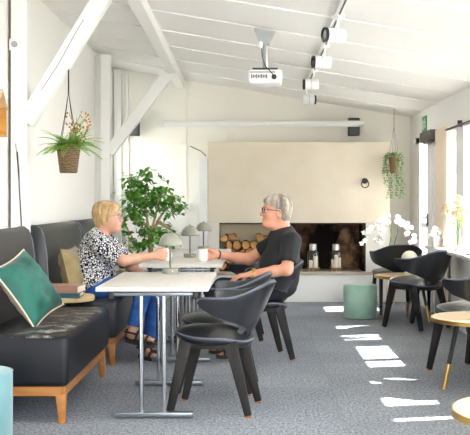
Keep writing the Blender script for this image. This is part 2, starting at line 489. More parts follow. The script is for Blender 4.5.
for z in (1.29, 2.19): wf.box((XL - .09, 11.91, z), (.059, .78, .06))
w = S(wf.build('window_added', M['trimw'], smooth=False))  # guessed window, added to brighten the back of the room
b = MB(); b.box((XL - .09, 11.91, 1.745), (.006, .74, .9)); b.build('pane', M['glass'], w, smooth=False)
d = MB()
for yy, ww in ((11.0, .3), (11.84, .34)): d.box((XR + .03, yy, 1.0), (.1, ww, 2.0), bevel=.006)
d.box((XR + .03, 11.43, 1.96), (.1, 1.0, .08)); d.box((XR + .03, 11.43, .3), (.1, 1.0, .6)); d.box((XR + .03, 11.43, .95), (.06, 1.0, .06))
d = S(d.build('door_1', M['trimw'], smooth=False))
b = MB(); b.box((XR + .04, 11.43, 1.05), (.006, 1.0, 1.8)); b.build('pane', M['glass'], d, smooth=False)
b = MB(); b.box((XR - .035, 11.05, 1.02), (.02, .03, .14), bevel=.005).tube([(XR - .03, 11.05, 1.05), (XR - .07, 11.05, 1.05), (XR - .075, 11.16, 1.05)], .009); b.build('door_handle', M['steel'], d)
b = MB()
v = [b.bm.verts.new((x, yy, cz(x) + dz)) for dz in (.02, .1) for x, yy in ((2.08, -.6), (2.75, -.6), (2.75, 12.6), (2.08, 12.6))]
for f in ((0, 1, 2, 3), (4, 5, 6, 7), (0, 1, 5, 4), (1, 2, 6, 5), (2, 3, 7, 6), (3, 0, 4, 7)): b.bm.faces.new([v[i] for i in f])
S(b.build('trim_1', M['eave'], smooth=False))                      # eave over the windows
b = MB(); b.box((20, 6, -.1), (35.8, 60, .1)); b.box((-16, 6, -.1), (28.3, 60, .1)); S(b.build('ground', M['ground'], smooth=False))

def timber(n, f):
    b = MB(); f(b); return S(b.build('trim_%d' % n, M['beam'], smooth=False))
POST1Y, POST2Y = 7.2, 11.0
timber(2, lambda b: b.box((-1.745, POST1Y + .06, 1.45), (.125, .12, 2.9), bevel=.006))
timber(3, lambda b: (b.box((-1.695, POST2Y + .06, 1.44), (.11, .12, 2.88), bevel=.006), b.box((-1.78, POST2Y + .1, 1.44), (.09, .08, 2.88))))
timber(4, lambda b: b.beam((-1.70, 7.26, 1.82), (-1.10, 7.26, 2.805), .125, .1, bevel=.006))
timber(5, lambda b: b.beam((-1.66, 11.06, 1.78), (-.93, 11.06, 2.74), .125, .1, bevel=.006))
def purl(b):
    b.beam((-.85, 5.4, 2.745), (-.965, 12.5, 2.735), .14, .105, side=(1, 0, 0), bevel=.006)
timber(6, purl)
# cracks in the near post and brace
b = MB()
b.tube([(-1.765, 7.196, 1.66), (-1.75, 7.196, 1.5), (-1.735, 7.196, 1.3), (-1.725, 7.196, 1.06)], .0028, 5)
b.tube([(-1.58, 7.207, 2.05), (-1.45, 7.207, 2.25), (-1.33, 7.207, 2.47), (-1.27, 7.207, 2.57)], .0022, 5)
S(b.build('trim_7', M['dkwood']))
b = MB(); b.box((-1.805, 7.195, 1.5), (.006, .012, 2.7)); S(b.build('trim_8', M['dkwood'], smooth=False))
b = MB(); b.box((-1.76, 12.47, 1.45), (.1, .06, 2.9), bevel=.006); b.box((-1.64, 12.48, 1.43), (.04, .04, 2.86), bevel=.004); S(b.build('trim_9', M['beam'], smooth=False))
b = MB()                                                               # battens on the back wall
for x, z0, z1 in ((-.905, .0, 2.72), (-.395, 1.95, 2.64), (.728, 1.95, 2.46)): b.box((x, 12.492, (z0 + z1) / 2), (.035, .016, z1 - z0))
b.box((-1.1, 12.493, 1.96), (.95, .014, .03)); b.box((-.8, 12.493, 1.2), (.3, .014, .03))
S(b.build('trim_10', M['wallb'], smooth=False))
b = MB(); b.box((-.645, 12.2, .88), (.108, .5, 1.757), bevel=.01); S(b.build('trim_11', M['trimw'], smooth=False))
b = MB(); b.box((XL + .008, 9.2, .05), (.016, 6.4, .1)); S(b.build('baseboard_left', M['trimw'], smooth=False))
b = MB(); b.box((XR - .008, 5, .05), (.016, 10.6, .1)); S(b.build('baseboard_right', M['trimw'], smooth=False))

# ------------------------------------------------------------------ fireplace
FY = 11.96
fp = empty('fireplace', (.52, FY, 0), label='built-in fireplace with tall beige plastered hood over a wide sooty opening', cat='fireplace')
def fpart(name, m, f, smooth=False, lab=None):
    b = MB(); f(b)
    bmesh.ops.translate(b.bm, verts=b.bm.verts[:], vec=(-.52, -FY, 0))
    o = b.build(name, m, fp, smooth=smooth)
    if lab: o['label'] = lab
    return o
fpart('hood', M['hood'], lambda b: b.box((.5245, FY + .27, 1.459), (2.221, .54, .988), bevel=.004))
fpart('hearth', M['trimw'], lambda b: b.box((.62, FY + .27, .165), (2.44, .54, .33), bevel=.004))
fpart('hearth_ledge', M['ledge'], lambda b: b.box((.62, FY + .26, .35), (2.46, .56, .04), bevel=.004))
def pil(b):
    b.box((-.518, FY + .27, .6675), (.136, .54, .595)); b.box((1.487, FY + .27, .6675), (.294, .54, .595))
fpart('pillar', M['pillar'], lambda b: b.box((-.518, FY + .27, .6675), (.136, .54, .595)))
fpart('pillar', M['pillar'], lambda b: b.box((1.487, FY + .27, .6675), (.294, .54, .595)))
fpart('log_niche', M['niche'], lambda b: (b.box((-.05, FY + .525, .6675), (.8, .03, .594)), b.box((.36, FY + .3, .6675), (.05, .44, .594)), b.box((-.05, FY + .3, .955), (.8, .44, .018))))
fpart('firebox', M['brick'], lambda b: (b.box((.86, FY + .525, .6675), (.96, .03, .594)), b.box((1.325, FY + .3, .6675), (.03, .44, .594)), b.box((.86, FY + .3, .955), (.93, .44, .018))))
def stone(b):
    b.grid(lambda u, v: (.98 + .3 * u, FY + .49 - .05 * math.sin(PI * u) , .37 + v * (.12 + .42 * math.sin(PI * min(1, u * .75 + .12)) ** 1.5)), 14, 8)
o = fpart('stone_slab', M['rust'], stone, True); mod_solid(o, .03)
def ifr(b):
    b.box((.445, FY + .012, .957), (1.79, .02, .016)); b.box((1.333, FY + .012, .6675), (.014, .02, .59))
fpart('iron_trim', M['soot'], ifr)
def knob(b):
    b.lathe([(0, 0), (.035, 0), (.035, .02), (.012, .025), (.012, .06), (.03, .06), (.032, .085), (0, .09)], (1.325, FY, 1.478), 16, Matrix.Rotation(PI / 2, 4, 'X'))
    b.tube([(1.325 + .045 * math.sin(a), FY - .07, 1.44 + .045 * math.cos(a)) for a in np.linspace(.2, 5.8, 18)], .007, 6)
fpart('damper_handle', M['blackm'], knob, True, 'round black damper handle on hood face')

# firewood
rs = random.Random(3)
n = 0
zz = .37; row = 0
for row in range(5):
    r0 = .053
    cnt = 7 if row % 2 == 0 else 6
    for i in range(cnt):
        if row == 4 and i in (2, 3): continue
        x = -.395 + (.054 if row % 2 else 0) + i * .107
        r = r0 * rs.uniform(.93, .99)
        zc = .37 + r0 + row * r0 * 1.68
        npts = rs.choice((7, 8, 9))
        split = rs.random() < .55
        a0 = rs.uniform(0, 6.28)
        poly = []
        for k in range(12):
            a = 2 * PI * k / 12
            rr = r * rs.uniform(.93, 1.0)
            if split and math.cos(a - a0) > .35: rr = r * .35 / math.cos(a - a0) if math.cos(a - a0) > 0 else rr
            poly.append((rr * math.cos(a), rr * math.sin(a)))
        b = MB()
        Mx = Matrix.Rotation(PI / 2, 4, 'X')
        L = .36 + rs.uniform(-.02, .03)
        b.prism(poly, -L / 2, L / 2, Mx)
        b.bm.faces.ensure_lookup_table()
        for f in b.bm.faces:
            if len(f.verts) > 4: f.material_index = 1
        o = b.build('firewood_log', [M['logbark'], M['logcut']], loc=(x, FY + .28 + rs.uniform(-.02, .02), zc), smooth=False)
        tag(o, 'split firewood log with pale cut end, stacked in the fireplace niche', 'log', 'firewood stacked in the niche')

# glass lanterns with candles
def lantern(x, hs):
    y = FY + .13; z = .37
    t = empty('wooden_coaster', (x, y, z), label=None, cat='coaster')
    b = MB(); b.lathe([(0, .025), (.083, .025), (.085, .032), (.083, .04), (0, .04)], n=28); b.build('board', M['oak'], t)
    for a in (.5, 2.6, 4.7):
        b = MB(); b.lathe([(0, 0), (.014, 0), (.014, .025), (0, .025)], (.055 * math.cos(a), .055 * math.sin(a), 0), 10); b.build('foot', M['lid'], t)
    z += .04
    l = empty('glass_lantern', (x, y, z), cat='lantern')
    b = MB(); b.lathe([(0, .0), (.072, .0), (.076, .006), (.076, .175), (.07, .2), (.047, .215), (.042, .225)], n=28); b.build('glass_jar', M['jar'], l)
    b = MB(); b.lathe([(.045, .215), (.045, .285), (.04, .292), (0, .292)], n=24); b.build('lid', M['lid'], l)
    out = []
    for dx, dy, r, h in hs:
        c = empty('candle', (x + dx, y + dy, z + .002), cat='candle')
        b = MB(); b.lathe([(0, 0), (r, 0), (r, h - .004), (r - .004, h), (.004, h - .003), (0, h - .003)], n=20); b.build('wax', M['wax'], c)
        b = MB(); b.tube([(0, 0, h - .004), (.001, 0, h + .008)], .0015, 6); b.build('wick', M['blackm'], c)
        out.append(c)
    return t, l, out
def PX(px, Y): return (px - 256) * Y / F
t, l, cs = lantern(PX(313, 12.09), [(-.027, -.01, .024, .09), (.03, -.02, .026, .14)])
t['label'] = 'round wooden coaster under the left glass lantern'
l['label'] = 'left glass jar lantern with metal lid, two candles inside'
cs[0]['label'] = 'short white candle in the left glass lantern'; cs[1]['label'] = 'tall white candle in the left glass lantern'
t, l, cs = lantern(PX(336, 12.09), [(-.038, .01, .02, .1), (.0, -.03, .026, .155), (.042, .012, .021, .12)])
t['label'] = 'round wooden coaster under the right glass lantern'
l['label'] = 'right glass jar lantern with metal lid, three candles inside'
cs[0]['label'] = 'slim left candle of three in the right glass lantern'; cs[1]['label'] = 'tallest middle candle in the right glass lantern'; cs[2]['label'] = 'right-hand candle of three in the right glass lantern'

# ------------------------------------------------------------------ sofas
def make_sofa(length, seatmat, label):
    t = empty('high_back_sofa', label=label, cat='sofa', group='black leather high-back sofas')
    h = length / 2
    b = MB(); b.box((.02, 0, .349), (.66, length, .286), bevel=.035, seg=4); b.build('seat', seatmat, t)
    prof = [(-.315, .21), (-.32, .98), (-.30, 1.035), (-.27, 1.055), (-.235, 1.055), (-.2, 1.03), (-.175, .96), (-.16, .85), (-.15, .7), (-.14, .49), (-.14, .21)]
    b = MB(); Mx = Matrix(((1, 0, 0, 0), (0, 0, 1, 0), (0, 1, 0, 0), (0, 0, 0, 1)))
    # backrest stands at the rear (x from -.32)
    prof = [(x - .02, z) for x, z in prof]
    b.prism(prof, -h + .005, h - .005, Mx)
    bmesh.ops.bevel(b.bm, geom=[e for e in b.bm.edges if len(e.link_faces) == 2 and any(len(f.verts) > 5 for f in e.link_faces)], offset=.012, segments=3, affect='EDGES', profile=.5)
    b.build('backrest', M['leather'], t, ang=50)
    for y in (-h + .008, h - .008):
        b = MB(); b.tube([(x, y, z) for x, z in prof[1:-1]], .005, 6); b.build('piping', M['piping'], t)
    b = MB()
    for y in (-h + .05, h - .05): b.box((.04, y, .181), (.54, .045, .052))
    for x in (-.22, .305): b.box((x, 0, .181), (.045, length - .1, .052))
    b.build('frame', M['oak'], t, smooth=False)
    for x in (-.24, .302):
        for y in (-h + .05, h - .05):
            b = MB(); sg = 1 if y > 0 else -1
            b.beam((x, y, .158), (x + (.008 if x > 0 else -.02), y, 0), .055, .055, .034, .036, bevel=.003); b.build('leg', M['oak'], t)
    return t
SX = -1.39
s1 = make_sofa(1.53, M['worn_glare'], 'nearest black leather high-back sofa with pale wear and glare on the seat, teal pillow')
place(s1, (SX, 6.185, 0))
s2 = make_sofa(1.53, M['leather'], 'second black leather high-back sofa, the spotted-shirt person sitting on it')
place(s2, (SX, 8.105, 0))
s3 = copy_tree(s2); place(s3, (SX, 9.72, 0), 0, 'farthest black leather high-back sofa, mostly hidden behind the second one')

def pillow(name, front, back, w, M4, label, cat='pillow'):
    t = empty(name, (0, 0, 0), label=label, cat=cat)
    t.matrix_world = M4
    def shape(sgn):
        def f(u, v):
            a, c = u * 2 - 1, v * 2 - 1
            e = (1 - a ** 4) * (1 - c ** 4)
            x = a * w / 2 * (1 - .09 * (1 - c * c) * 1) * 1.04
            y = c * w / 2 * (1 - .09 * (1 - a * a) * 1) * 1.04
            z = sgn * (.075 * max(0, e) ** .6)
            z += .006 * math.sin(9 * a + 5 * c) * max(0, e) + .004 * math.sin(17 * c - 6 * a) * max(0, e)
            return (x, y, z)
        return f
    b = MB(); b.grid(shape(1), 22, 22); o = b.build('front_panel', front, t, recalc=False)
    b = MB(); b.grid(shape(-1), 22, 22); o2 = b.build('back_panel', back, t)
    if front is not back: o2['label'] = 'cream back panel'
    b = MB(); pts = [shape(0)(u, 0) for u in np.linspace(0, 1, 12)] + [shape(0)(1, u) for u in np.linspace(0, 1, 12)][1:] + [shape(0)(1 - u, 1) for u in np.linspace(0, 1, 12)][1:] + [shape(0)(0, 1 - u) for u in np.linspace(0, 1, 12)][1:]
    b.tube(pts, .006, 6); b.build('piping', back, t)
    return t
def frame_from(nrm, up, loc):
    n = Vector(nrm).normalized(); u = Vector(up); u = (u - n * u.dot(n)).normalized(); r = u.cross(n)
    m = Matrix((r, u, n)).transposed().to_4x4(); m.translation = Vector(loc); return m
pillow('throw_pillow', M['teal'], M['cream'], .415, frame_from((.79, -.31, .53), (-.24, -.03, .34), (-1.395, 6.02, .705)), 'teal velvet throw pillow with cream back leaning on the nearest sofa')
pillow('throw_pillow', M['olive'], M['olive'], .36, frame_from((.95, -.12, .22), (-.2, 0, 1), (-1.425, 7.66, .69)), 'olive throw pillow behind the back of the spotted-shirt person')

# side table with books between sofas
st = empty('side_table', (-1.40, 7.14, 0), label='small round side table with pale plywood top between the two nearest sofas', cat='table')
b = MB(); b.lathe([(0, .515), (.218, .515), (.222, .52), (.222, .545), (.218, .55), (0, .55)], n=40); b.build('tabletop', M['ply'], st)
b = MB(); b.lathe([(.018, .012), (.018, .515)], n=14); b.build('pole', M['blackm'], st)
b = MB(); b.lathe([(0, 0), (.13, 0), (.13, .008), (.02, .014), (0, .014)], n=28); b.build('base', M['blackm'], st)
def book(loc, size, rz, cover, label):
    t = empty('book', loc, rz, label, 'book', 'books on the side table')
    w, d, h = size
    b = MB()
    b.box((0, 0, .002), (w, d, .004)); b.box((0, 0, h - .002), (w, d, .004)); b.box((0, -d / 2 + .002, h / 2), (w, .004, h)); b.build('cover', cover, t, smooth=False)
    b = MB(); b.box((0, .004, h / 2), (w - .012, d - .014, h - .009)); b.build('pages', M['paper'], t, smooth=False)
book((-1.355, 7.06, .55), (.2, .24, .034), .05, M['cookB'], 'teal covered book, lower one on the side table')
book((-1.385, 7.05, .584), (.27, .24, .05), -.08, M['cookA'], 'thick pinkish-brown book lying on top of the teal one')

# poufs
def pouf(loc, m, label, r=.177, h=.355):
    t = empty('pouf', loc, 0, label, 'pouf', 'round velvet poufs')
    b = MB(); b.lathe([(0, h + .004), (r * .6, h + .003), (r - .02, h), (r - .006, h - .008), (r, h - .022), (r, .014), (r - .006, .006), (r - .012, .004)], n=44); b.build('body', m, t)
    b = MB(); b.lathe([(0, 0), (r - .012, 0), (r - .012, .012), (0, .012)], n=32); b.build('base', M['blackm'], t)
    b = MB(); b.tube([(r * math.cos(a) * .9935, r * math.sin(a) * .9935, h - .008) for a in np.linspace(0, 2 * PI, 40)], .0035, 6, caps=False); b.build('piping', m, t)
    return t
pouf((1.10, 10.35, 0), M['mint'], 'mint green velvet pouf standing in front of the fireplace')
pouf((-1.455, 5.13, 0), M['blueteal'], 'pale teal velvet pouf beside the nearest sofa at left edge')

# ------------------------------------------------------------------ conference tables
def make_table():
    t = empty('folding_table', cat='table', group='pale folding tables in a row')
    b = MB(); b.box((0, 0, .7425), (.634, 1.17, .025), bevel=.003); b.build('tabletop', M['tabletop'], t)
    for sy in (-1, 1):
        y = sy * .49
        b = MB(); b.box((0, y, .02), (.452, .05, .032), bevel=.006); b.build('foot', M['steel'], t)
        for x in (-.07, .06):
            b = MB(); b.tube([(x, y, .035), (x, y, .70)], .0135, 14); b.build('leg', M['chrome'], t)
        b = MB(); b.box((0, y, .708), (.46, .034, .022), bevel=.003); b.build('crossbar', M['steel'], t)
        for x in (-.24, .24):
            b = MB(); b.box((x, y, .705), (.03, .05, .05), bevel=.004); b.build('bracket', M['blackm'], t)
        b = MB(); b.tube([(0.02, y, .69), (.02, sy * .2, .725)], .007, 8); b.build('brace', M['chrome'], t)
    b = MB()
    for x in (-.25, .25): b.box((x, 0, .722), (.03, 1.0, .018))
    b.build('rail', M['blackm'], t, smooth=False)
    return t
TXC = -.585
ft = make_table(); place(ft, (TXC, 6.09, 0), 0, 'nearest pale folding table with chrome legs, single sage lamp at its far end')
t2 = copy_tree(ft); place(t2, (TXC + .01, 8.03, 0), 0, 'second pale folding table, between the two seated people with white mugs on it')
t3 = copy_tree(ft); place(t3, (TXC + .025, 9.245, 0), 0, 'farthest pale folding table, beyond the mugs and nearest the fireplace')

# mushroom lamps
def make_lamp(m):
    t = empty('table_lamp', cat='lamp')
    b = MB(); b.lathe([(0, 0), (.05, 0), (.054, .004), (.054, .03), (.05, .034), (0, .034)], n=32); b.build('base', m, t)
    b = MB(); b.lathe([(.007, .03), (.007, .2), (0, .2)], n=12); b.build('pole', M['lamppole'] if m is M['lamp'] else M['brass'], t)
    prof = [(.079 * math.cos(a), .185 + .087 * math.sin(a)) for a in np.linspace(0, PI / 2, 14)]
    inner = [(max(0, r - .003), z - .003) for r, z in prof[::-1]]
    b = MB(); b.lathe([(r if r > 1e-4 else 0, z) for r, z in prof], n=40); sh = b.build('lamp_shade', m, t, ang=60); mod_solid(sh, .003, -1)
    b = MB(); b.lathe([(0, .275), (.006, .275), (.007, .28), (.004, .285), (0, .286)], (0, 0, -.005), 12); b.build('finial', M['lamppole'], t)
    b = MB(); b.lathe([(0, .195), (.018, .2), (.02, .22), (0, .24)], n=14); b.build('bulb', M['wax'], t)
    b = MB(); b.ball((0.02, -.054, .018), .004, 8, 6); b.build('switch', M['white'], t)
    return t
l1 = make_lamp(M['lamp']); l1['group'] = 'sage mushroom lamps on the tables'
place(l1, (PX(170.3, 6.56), 6.56, .755), 0, 'nearest sage mushroom table lamp, at the far end of the front table')
l2 = copy_tree(l1); place(l2, (PX(190, 8.38), 8.38, .755), 0, 'middle sage mushroom table lamp, standing between the two white mugs')
l3 = copy_tree(l1); place(l3, (PX(203.5, 9.65), 9.65, .755), 0, 'farthest sage mushroom table lamp, in front of the white pillar')

def mug(loc, hand_dir, label):
    t = empty('mug', loc, 0, label, 'mug', 'white china mugs')
    b = MB(); b.lathe([(0, 0), (.03, 0), (.034, .004), (.038, .02), (.038, .1), (.035, .1), (.035, .02), (.03, .008), (0, .008)], n=30); b.build('cup', M['mug'], t)
    a = hand_dir
    pts = [(math.cos(a) * (.036 + .026 * math.sin(s)), math.sin(a) * (.036 + .026 * math.sin(s)), .05 + .03 * math.cos(s)) for s in np.linspace(0, PI, 12)]
    b = MB(); b.tube(pts, .005, 8); b.build('handle', M['mug'], t)
MUG1, MUG2 = (-.422, 7.80, .755), (-.722, 7.845, .755)
mug(MUG1, PI * .5, 'white mug held by the person in black')
mug(MUG2, -.6, 'white mug held by the person in the spotted shirt')

# ------------------------------------------------------------------ chairs
def sstep(a, b, x):
    t = max(0, min(1, (x - a) / (b - a))); return t * t * (3 - 2 * t)
def make_chair():
    t = empty('shell_chair', cat='chair', group='black leather shell chairs')
    # backrest shell
    def topz(a): return .765 - .082 * sstep(.08, .56, a)
    def botz(a): return .437 + .2 * a ** .75
    def shell(u, v):
        s = u * 2 - 1; a = abs(s); sg = 1 if s >= 0 else -1
        zt, zb = topz(a), botz(a)
        mid = (zt + zb) / 2; hh = (zt - zb) / 2
        if a > .9: hh *= math.sqrt(max(.02, 1 - ((a - .9) / .1) ** 2))
        z = mid + hh * (2 * v - 1)
        q = (z - .43) / .33
        A = .13 + .17 * q ** .8 if q > 0 else .13
        B = .215 + .062 * min(1, max(0, q) * 1.25)
        if a < .62:
            ph = a / .62 * PI / 2
            x = .03 + A * math.cos(ph) ** .9; y = B * math.sin(ph) ** .95
        else:
            k = (a - .62) / .38
            x = .03 - .10 * k; y = B * (1 - .05 * k * k)
        return (x, sg * y, z)
    b = MB(); b.grid(shell, 48, 10); o = b.build('backrest', M['chairlea'], t); mod_solid(o, .03, 0)
    bev = o.modifiers.new('bev', 'BEVEL'); bev.width = .01; bev.segments = 2; bev.limit_method = 'ANGLE'; bev.angle_limit = 1.0
    for v_ in (0, 1):
        b = MB(); b.tube([shell(u, v_) for u in np.linspace(0, 1, 49)], .0075, 6); b.build('piping', M['piping'], o)
    # seat: domed saddle cushion
    def out(th):
        c, s_ = math.cos(th), math.sin(th)
        n = 2.9
        r = (abs(c) ** n + abs(s_) ** n) ** (-1 / n)
        x = r * c * .225 - .02; y = r * s_ * .235 * (1 - .12 * (r * c > 0) * abs(r * c))
        return x, y
    def seatf(u, v):
        th = 2 * PI * u
        ex, ey = out(th)
        if v < .5:
            k = v / .5; rr = math.sin(k * PI / 2) if k < 1 else 1
            x, y = -.02 + (ex + .02) * rr, ey * rr
            z = .50 - .052 * rr ** 2.2
        else:
            k = (v - .5) / .5
            rr = 1 + .02 * math.sin(k * PI) - .16 * k * k
            x, y = -.02 + (ex + .02) * rr, ey * rr
            z = .448 - .048 * k
        z += .028 * sstep(-.02, -.25, x) * (1 - .4 * (y / .25) ** 2) - .03 * (x > .05) * sstep(.05, .22, x)
        return (x, y, z)
    b = MB(); V = b.grid(seatf, 44, 16, wrap=True)
    bmesh.ops.contextual_create(b.bm, geom=[r[-1] for r in V])
    bmesh.ops.remove_doubles(b.bm, verts=b.bm.verts[:], dist=1e-5)
    s = b.build('seat', M['chairlea'], t, ang=70)
    b = MB(); b.tube([Vector(seatf(u, .5)) + Vector((0, 0, .002)) for u in np.linspace(0, 1, 45)], .005, 6, caps=False); b.build('piping', M['piping'], s)
    for y in (-.06, .06):
        b = MB(); b.beam((.10, y, .415), (.165, y * .8, .50), .03, .012, side=(0, 1, 0)); b.build('back_bracket', M['dkgrey'], t, smooth=False)
    for sy in (-1, 1):
        y0, y1 = sy * .185, sy * .21
        b = MB(); b.beam((-.17, y0, .405), (.125, y0, .405), .045, .028, bevel=.004); b.build('side_rail', M['blackwood'], t)
        for (x0, x1) in ((-.155, -.25), (.105, .212)):
            b = MB(); b.beam((x0, y0, .425), (x1, y1, .008), .075, .03, .04, .027, bevel=.004); lg = b.build('leg', M['blackwood'], t)
            b = MB(); b.box((x1, y1, .004), (.034, .024, .008), bevel=.002); b.build('foot_glide', M['copper'], lg)
    b = MB(); b.box((-.1, 0, .41), (.06, .37, .03)).box((.07, 0, .41), (.06, .37, .03)); b.build('cross_rail', M['blackwood'], t, smooth=False)
    return t
ch1 = make_chair(); place(ch1, (-.225, 5.85, 0), -.14, 'nearest black leather shell chair at the front folding table')
def chair(loc, face, label):
    """face = direction the sitter looks"""
    c = copy_tree(ch1)
    return place(c, loc, math.atan2(face[1], face[0]) - PI, label)
chair((-.235, 6.47, 0), (-1, .1), 'second black leather shell chair, tucked directly behind the nearest one')
chair((.035, 7.76, 0), (-.98, -.2), 'black leather shell chair the person in black sits on')
chair((-.16, 8.82, 0), (-1, .02), 'black leather shell chair beyond the person in black, at the farthest table')
chair((1.53, 10.78, 0), (-.12, .99), 'black leather shell chair with its back turned, between orchid and cream lamp')
chair((1.575, 9.53, 0), (-.66, .75), 'black leather shell chair by the window, in front of the cream lamp')
chair((1.585, 7.1, 0), (-.6, .8), 'black leather shell chair cut by right edge, behind the round wooden table')

# round lounge tables
def make_round():
    t = empty('round_table', cat='table', group='round light oak lounge tables')
    r = .33
    b = MB(); b.lathe([(0, .44), (r - .004, .44), (r, .444), (r, .466), (r - .004, .47), (0, .47)], n=56); b.build('tabletop', M['ltoak'], t)
    b = MB(); b.lathe([(r + .0005, .442), (r + .003, .443), (r + .003, .467), (r + .0005, .468)], n=56); b.build('edge_band', M['brass'], t)
    for k in range(3):
        a = PI * (1.075 + 2 * k / 3)
        p0 = Vector((.17 * math.cos(a), .17 * math.sin(a), .44)); p1 = Vector((.27 * math.cos(a), .27 * math.sin(a), 0))
        b = MB(); pm = p0.lerp(p1, .62); b.tube([p0, pm], [.017, .0145], 12); lg = b.build('leg', M['blackwood'], t)
        b = MB(); b.tube([pm, p1], [.0148, .0105], 12); b.build('brass_tip', M['brass'], lg)['label'] = 'brass tip'
    b = MB(); b.lathe([(0, .425), (.2, .425), (.2, .44), (0, .44)], n=24); b.build('under_plate', M['blackwood'], t)
    return t
rt = make_round(); place(rt, (1.495, 6.5, 0), .0, 'round oak lounge table at right edge, in front of the cut-off chair')
r2 = copy_tree(rt); place(r2, (1.06, 3.62, 0), .4, 'nearest round oak lounge table in the bottom right corner')
r3 = copy_tree(rt); place(r3, (1.56, 10.15, 0), 0.1, 'round oak lounge table carrying the cream lamp, between two chairs')
lc = make_lamp(M['lampc']); place(lc, (PX(409.5, 10.1), 10.1, .47), 0, 'cream mushroom lamp on the round table between the black chairs'); lc.scale = (1.05, 1.05, .93)

# ------------------------------------------------------------------ plants
def hang_basket(loc, r, h, m, top, rope, name_label):
    t = empty('hanging_planter', loc, 0, name_label, 'hanging plant')
    b = MB(); prof = [(0, 0), (r * .68, 0), (r * .72, .006)] + [(r * (.72 + .28 * k / 8), .006 + (h - .006) * k / 8) for k in range(1, 9)] + [(r * .9, h), (r * .86, h - .03)]
    b.lathe(prof, n=32); b.build('basket', m, t)
    b = MB(); b.lathe([(0, h - .03), (r * .88, h - .03)], n=24); b.build('soil', M['soil'], t)
    for k in range(4):
        a = PI / 4 + k * PI / 2 + .3
        b = MB(); b.tube([(r * .98 * math.cos(a), r * .98 * math.sin(a), h - .01), (r * .3 * math.cos(a), r * .3 * math.sin(a), h + (top - h) * .42), (.004 * math.cos(a), .004 * math.sin(a), h + (top - h) * .62), (.003 * math.cos(a), .003 * math.sin(a), top)], .0025, 5); b.build('cord', rope, t)
    b = MB(); b.tube([(.0, 0, top - .02), (.012, 0, top), (0, 0, top + .012)], .003, 6); b.build('hook', rope, t)
    return t
hx, hy = -1.389, 7.26
hz = 1.245 + (200 - 173) * 7.26 / F
tp = hang_basket((hx, hy, hz), .09, .205, M['basket'], 2.26 - hz, M['rope'], 'hanging basket of bright fern and rust flowers, hung from the slanted timber brace')
rg = random.Random(5)
b = MB()
for k in range(64):                                             # fern fronds
    a = rg.uniform(0, 2 * PI); L = rg.uniform(.1, .24); el = rg.uniform(.15, 1.15)
    p = Vector((.03 * math.cos(a), .03 * math.sin(a), .19)); d = Vector((math.cos(a) * math.cos(el), math.sin(a) * math.cos(el), math.sin(el)))
    prev = p
    for i in range(10):
        d = (d + Vector((0, 0, -.1))).normalized(); q = prev + d * L / 10
        sd = d.cross(Vector((0, 0, 1))).normalized()
        b.tube([prev, q], .0012, 4, caps=False)
        for sg in (-1, 1):
            b.leaf(q, sd * sg + d * .5, (0, 0, 1), .058 * (1 - i / 12), .021, .1)
        prev = q
b.build('fern_fronds', M['leafb'], tp, recalc=False)
for k in range(11):
    b = MB()
    x0 = rg.uniform(.0, .07); hh = rg.uniform(.12, .30)
    tip = Vector((x0 + rg.uniform(-.06, .12), rg.uniform(-.05, .05), .2 + hh))
    b.tube([(x0 * .4, 0, .18), (x0, rg.uniform(-.02, .02), .2 + hh * .5), tip], .0018, 5)
    for j in range(8):
        c = tip + Vector((rg.uniform(-.022, .022), rg.uniform(-.022, .022), rg.uniform(-.12, .015)))
        b.ball(c, rg.uniform(.005, .0095), 7, 5, mi=1)
    b.build('flower_sprig', [M['stem'], M['petalo']], tp)['label'] = 'rust orange flower sprig'

vy = 11.75; vx = PX(394, vy); vz = 1.245 + (200 - 173) * vy / F
tv = hang_basket((vx, vy, vz), .066, .19, M['basket2'], cz(vx) - vz - .012, M['ropel'], 'hanging brown basket of trailing vine near the right ceiling corner')
b = MB()
for k in range(17):
    a = rg.uniform(0, 2 * PI); L = rg.choice((.12, .2, .32, .45, .5)) if k > 3 else .5
    p = Vector((.055 * math.cos(a), .055 * math.sin(a), .19)); out = Vector((math.cos(a), math.sin(a), 0))
    pts = [p, p + out * .035 + Vector((0, 0, .03)), p + out * .05]
    nseg = max(3, int(L / .03))
    wob = Vector((rg.uniform(-.02, .02), rg.uniform(-.02, .02), 0))
    for i in range(nseg): pts.append(pts[-1] + Vector((rg.uniform(-.012, .012), rg.uniform(-.012, .012), -.03)) + wob * .1)
    b.tube(pts, .0013, 4)
    for q in pts[1:]:
        for j in range(2):
            aa = rg.uniform(0, 2 * PI); b.leaf(q, (math.cos(aa), math.sin(aa), rg.uniform(-.7, .3)), (0, 0, 1), rg.uniform(.03, .048), .026, .1)
for k in range(40):
    a = rg.uniform(0, 2 * PI); el = rg.uniform(.0, 1.2); r_ = rg.uniform(.02, .09)
    b.leaf((r_ * math.cos(a), r_ * math.sin(a), .19 + rg.uniform(0, .04)), (math.cos(a) * math.cos(el), math.sin(a) * math.cos(el), math.sin(el)), (0, 0, 1), .05, .024, .1)
b.build('trailing_vines', M['leafv'], tv, recalc=False)

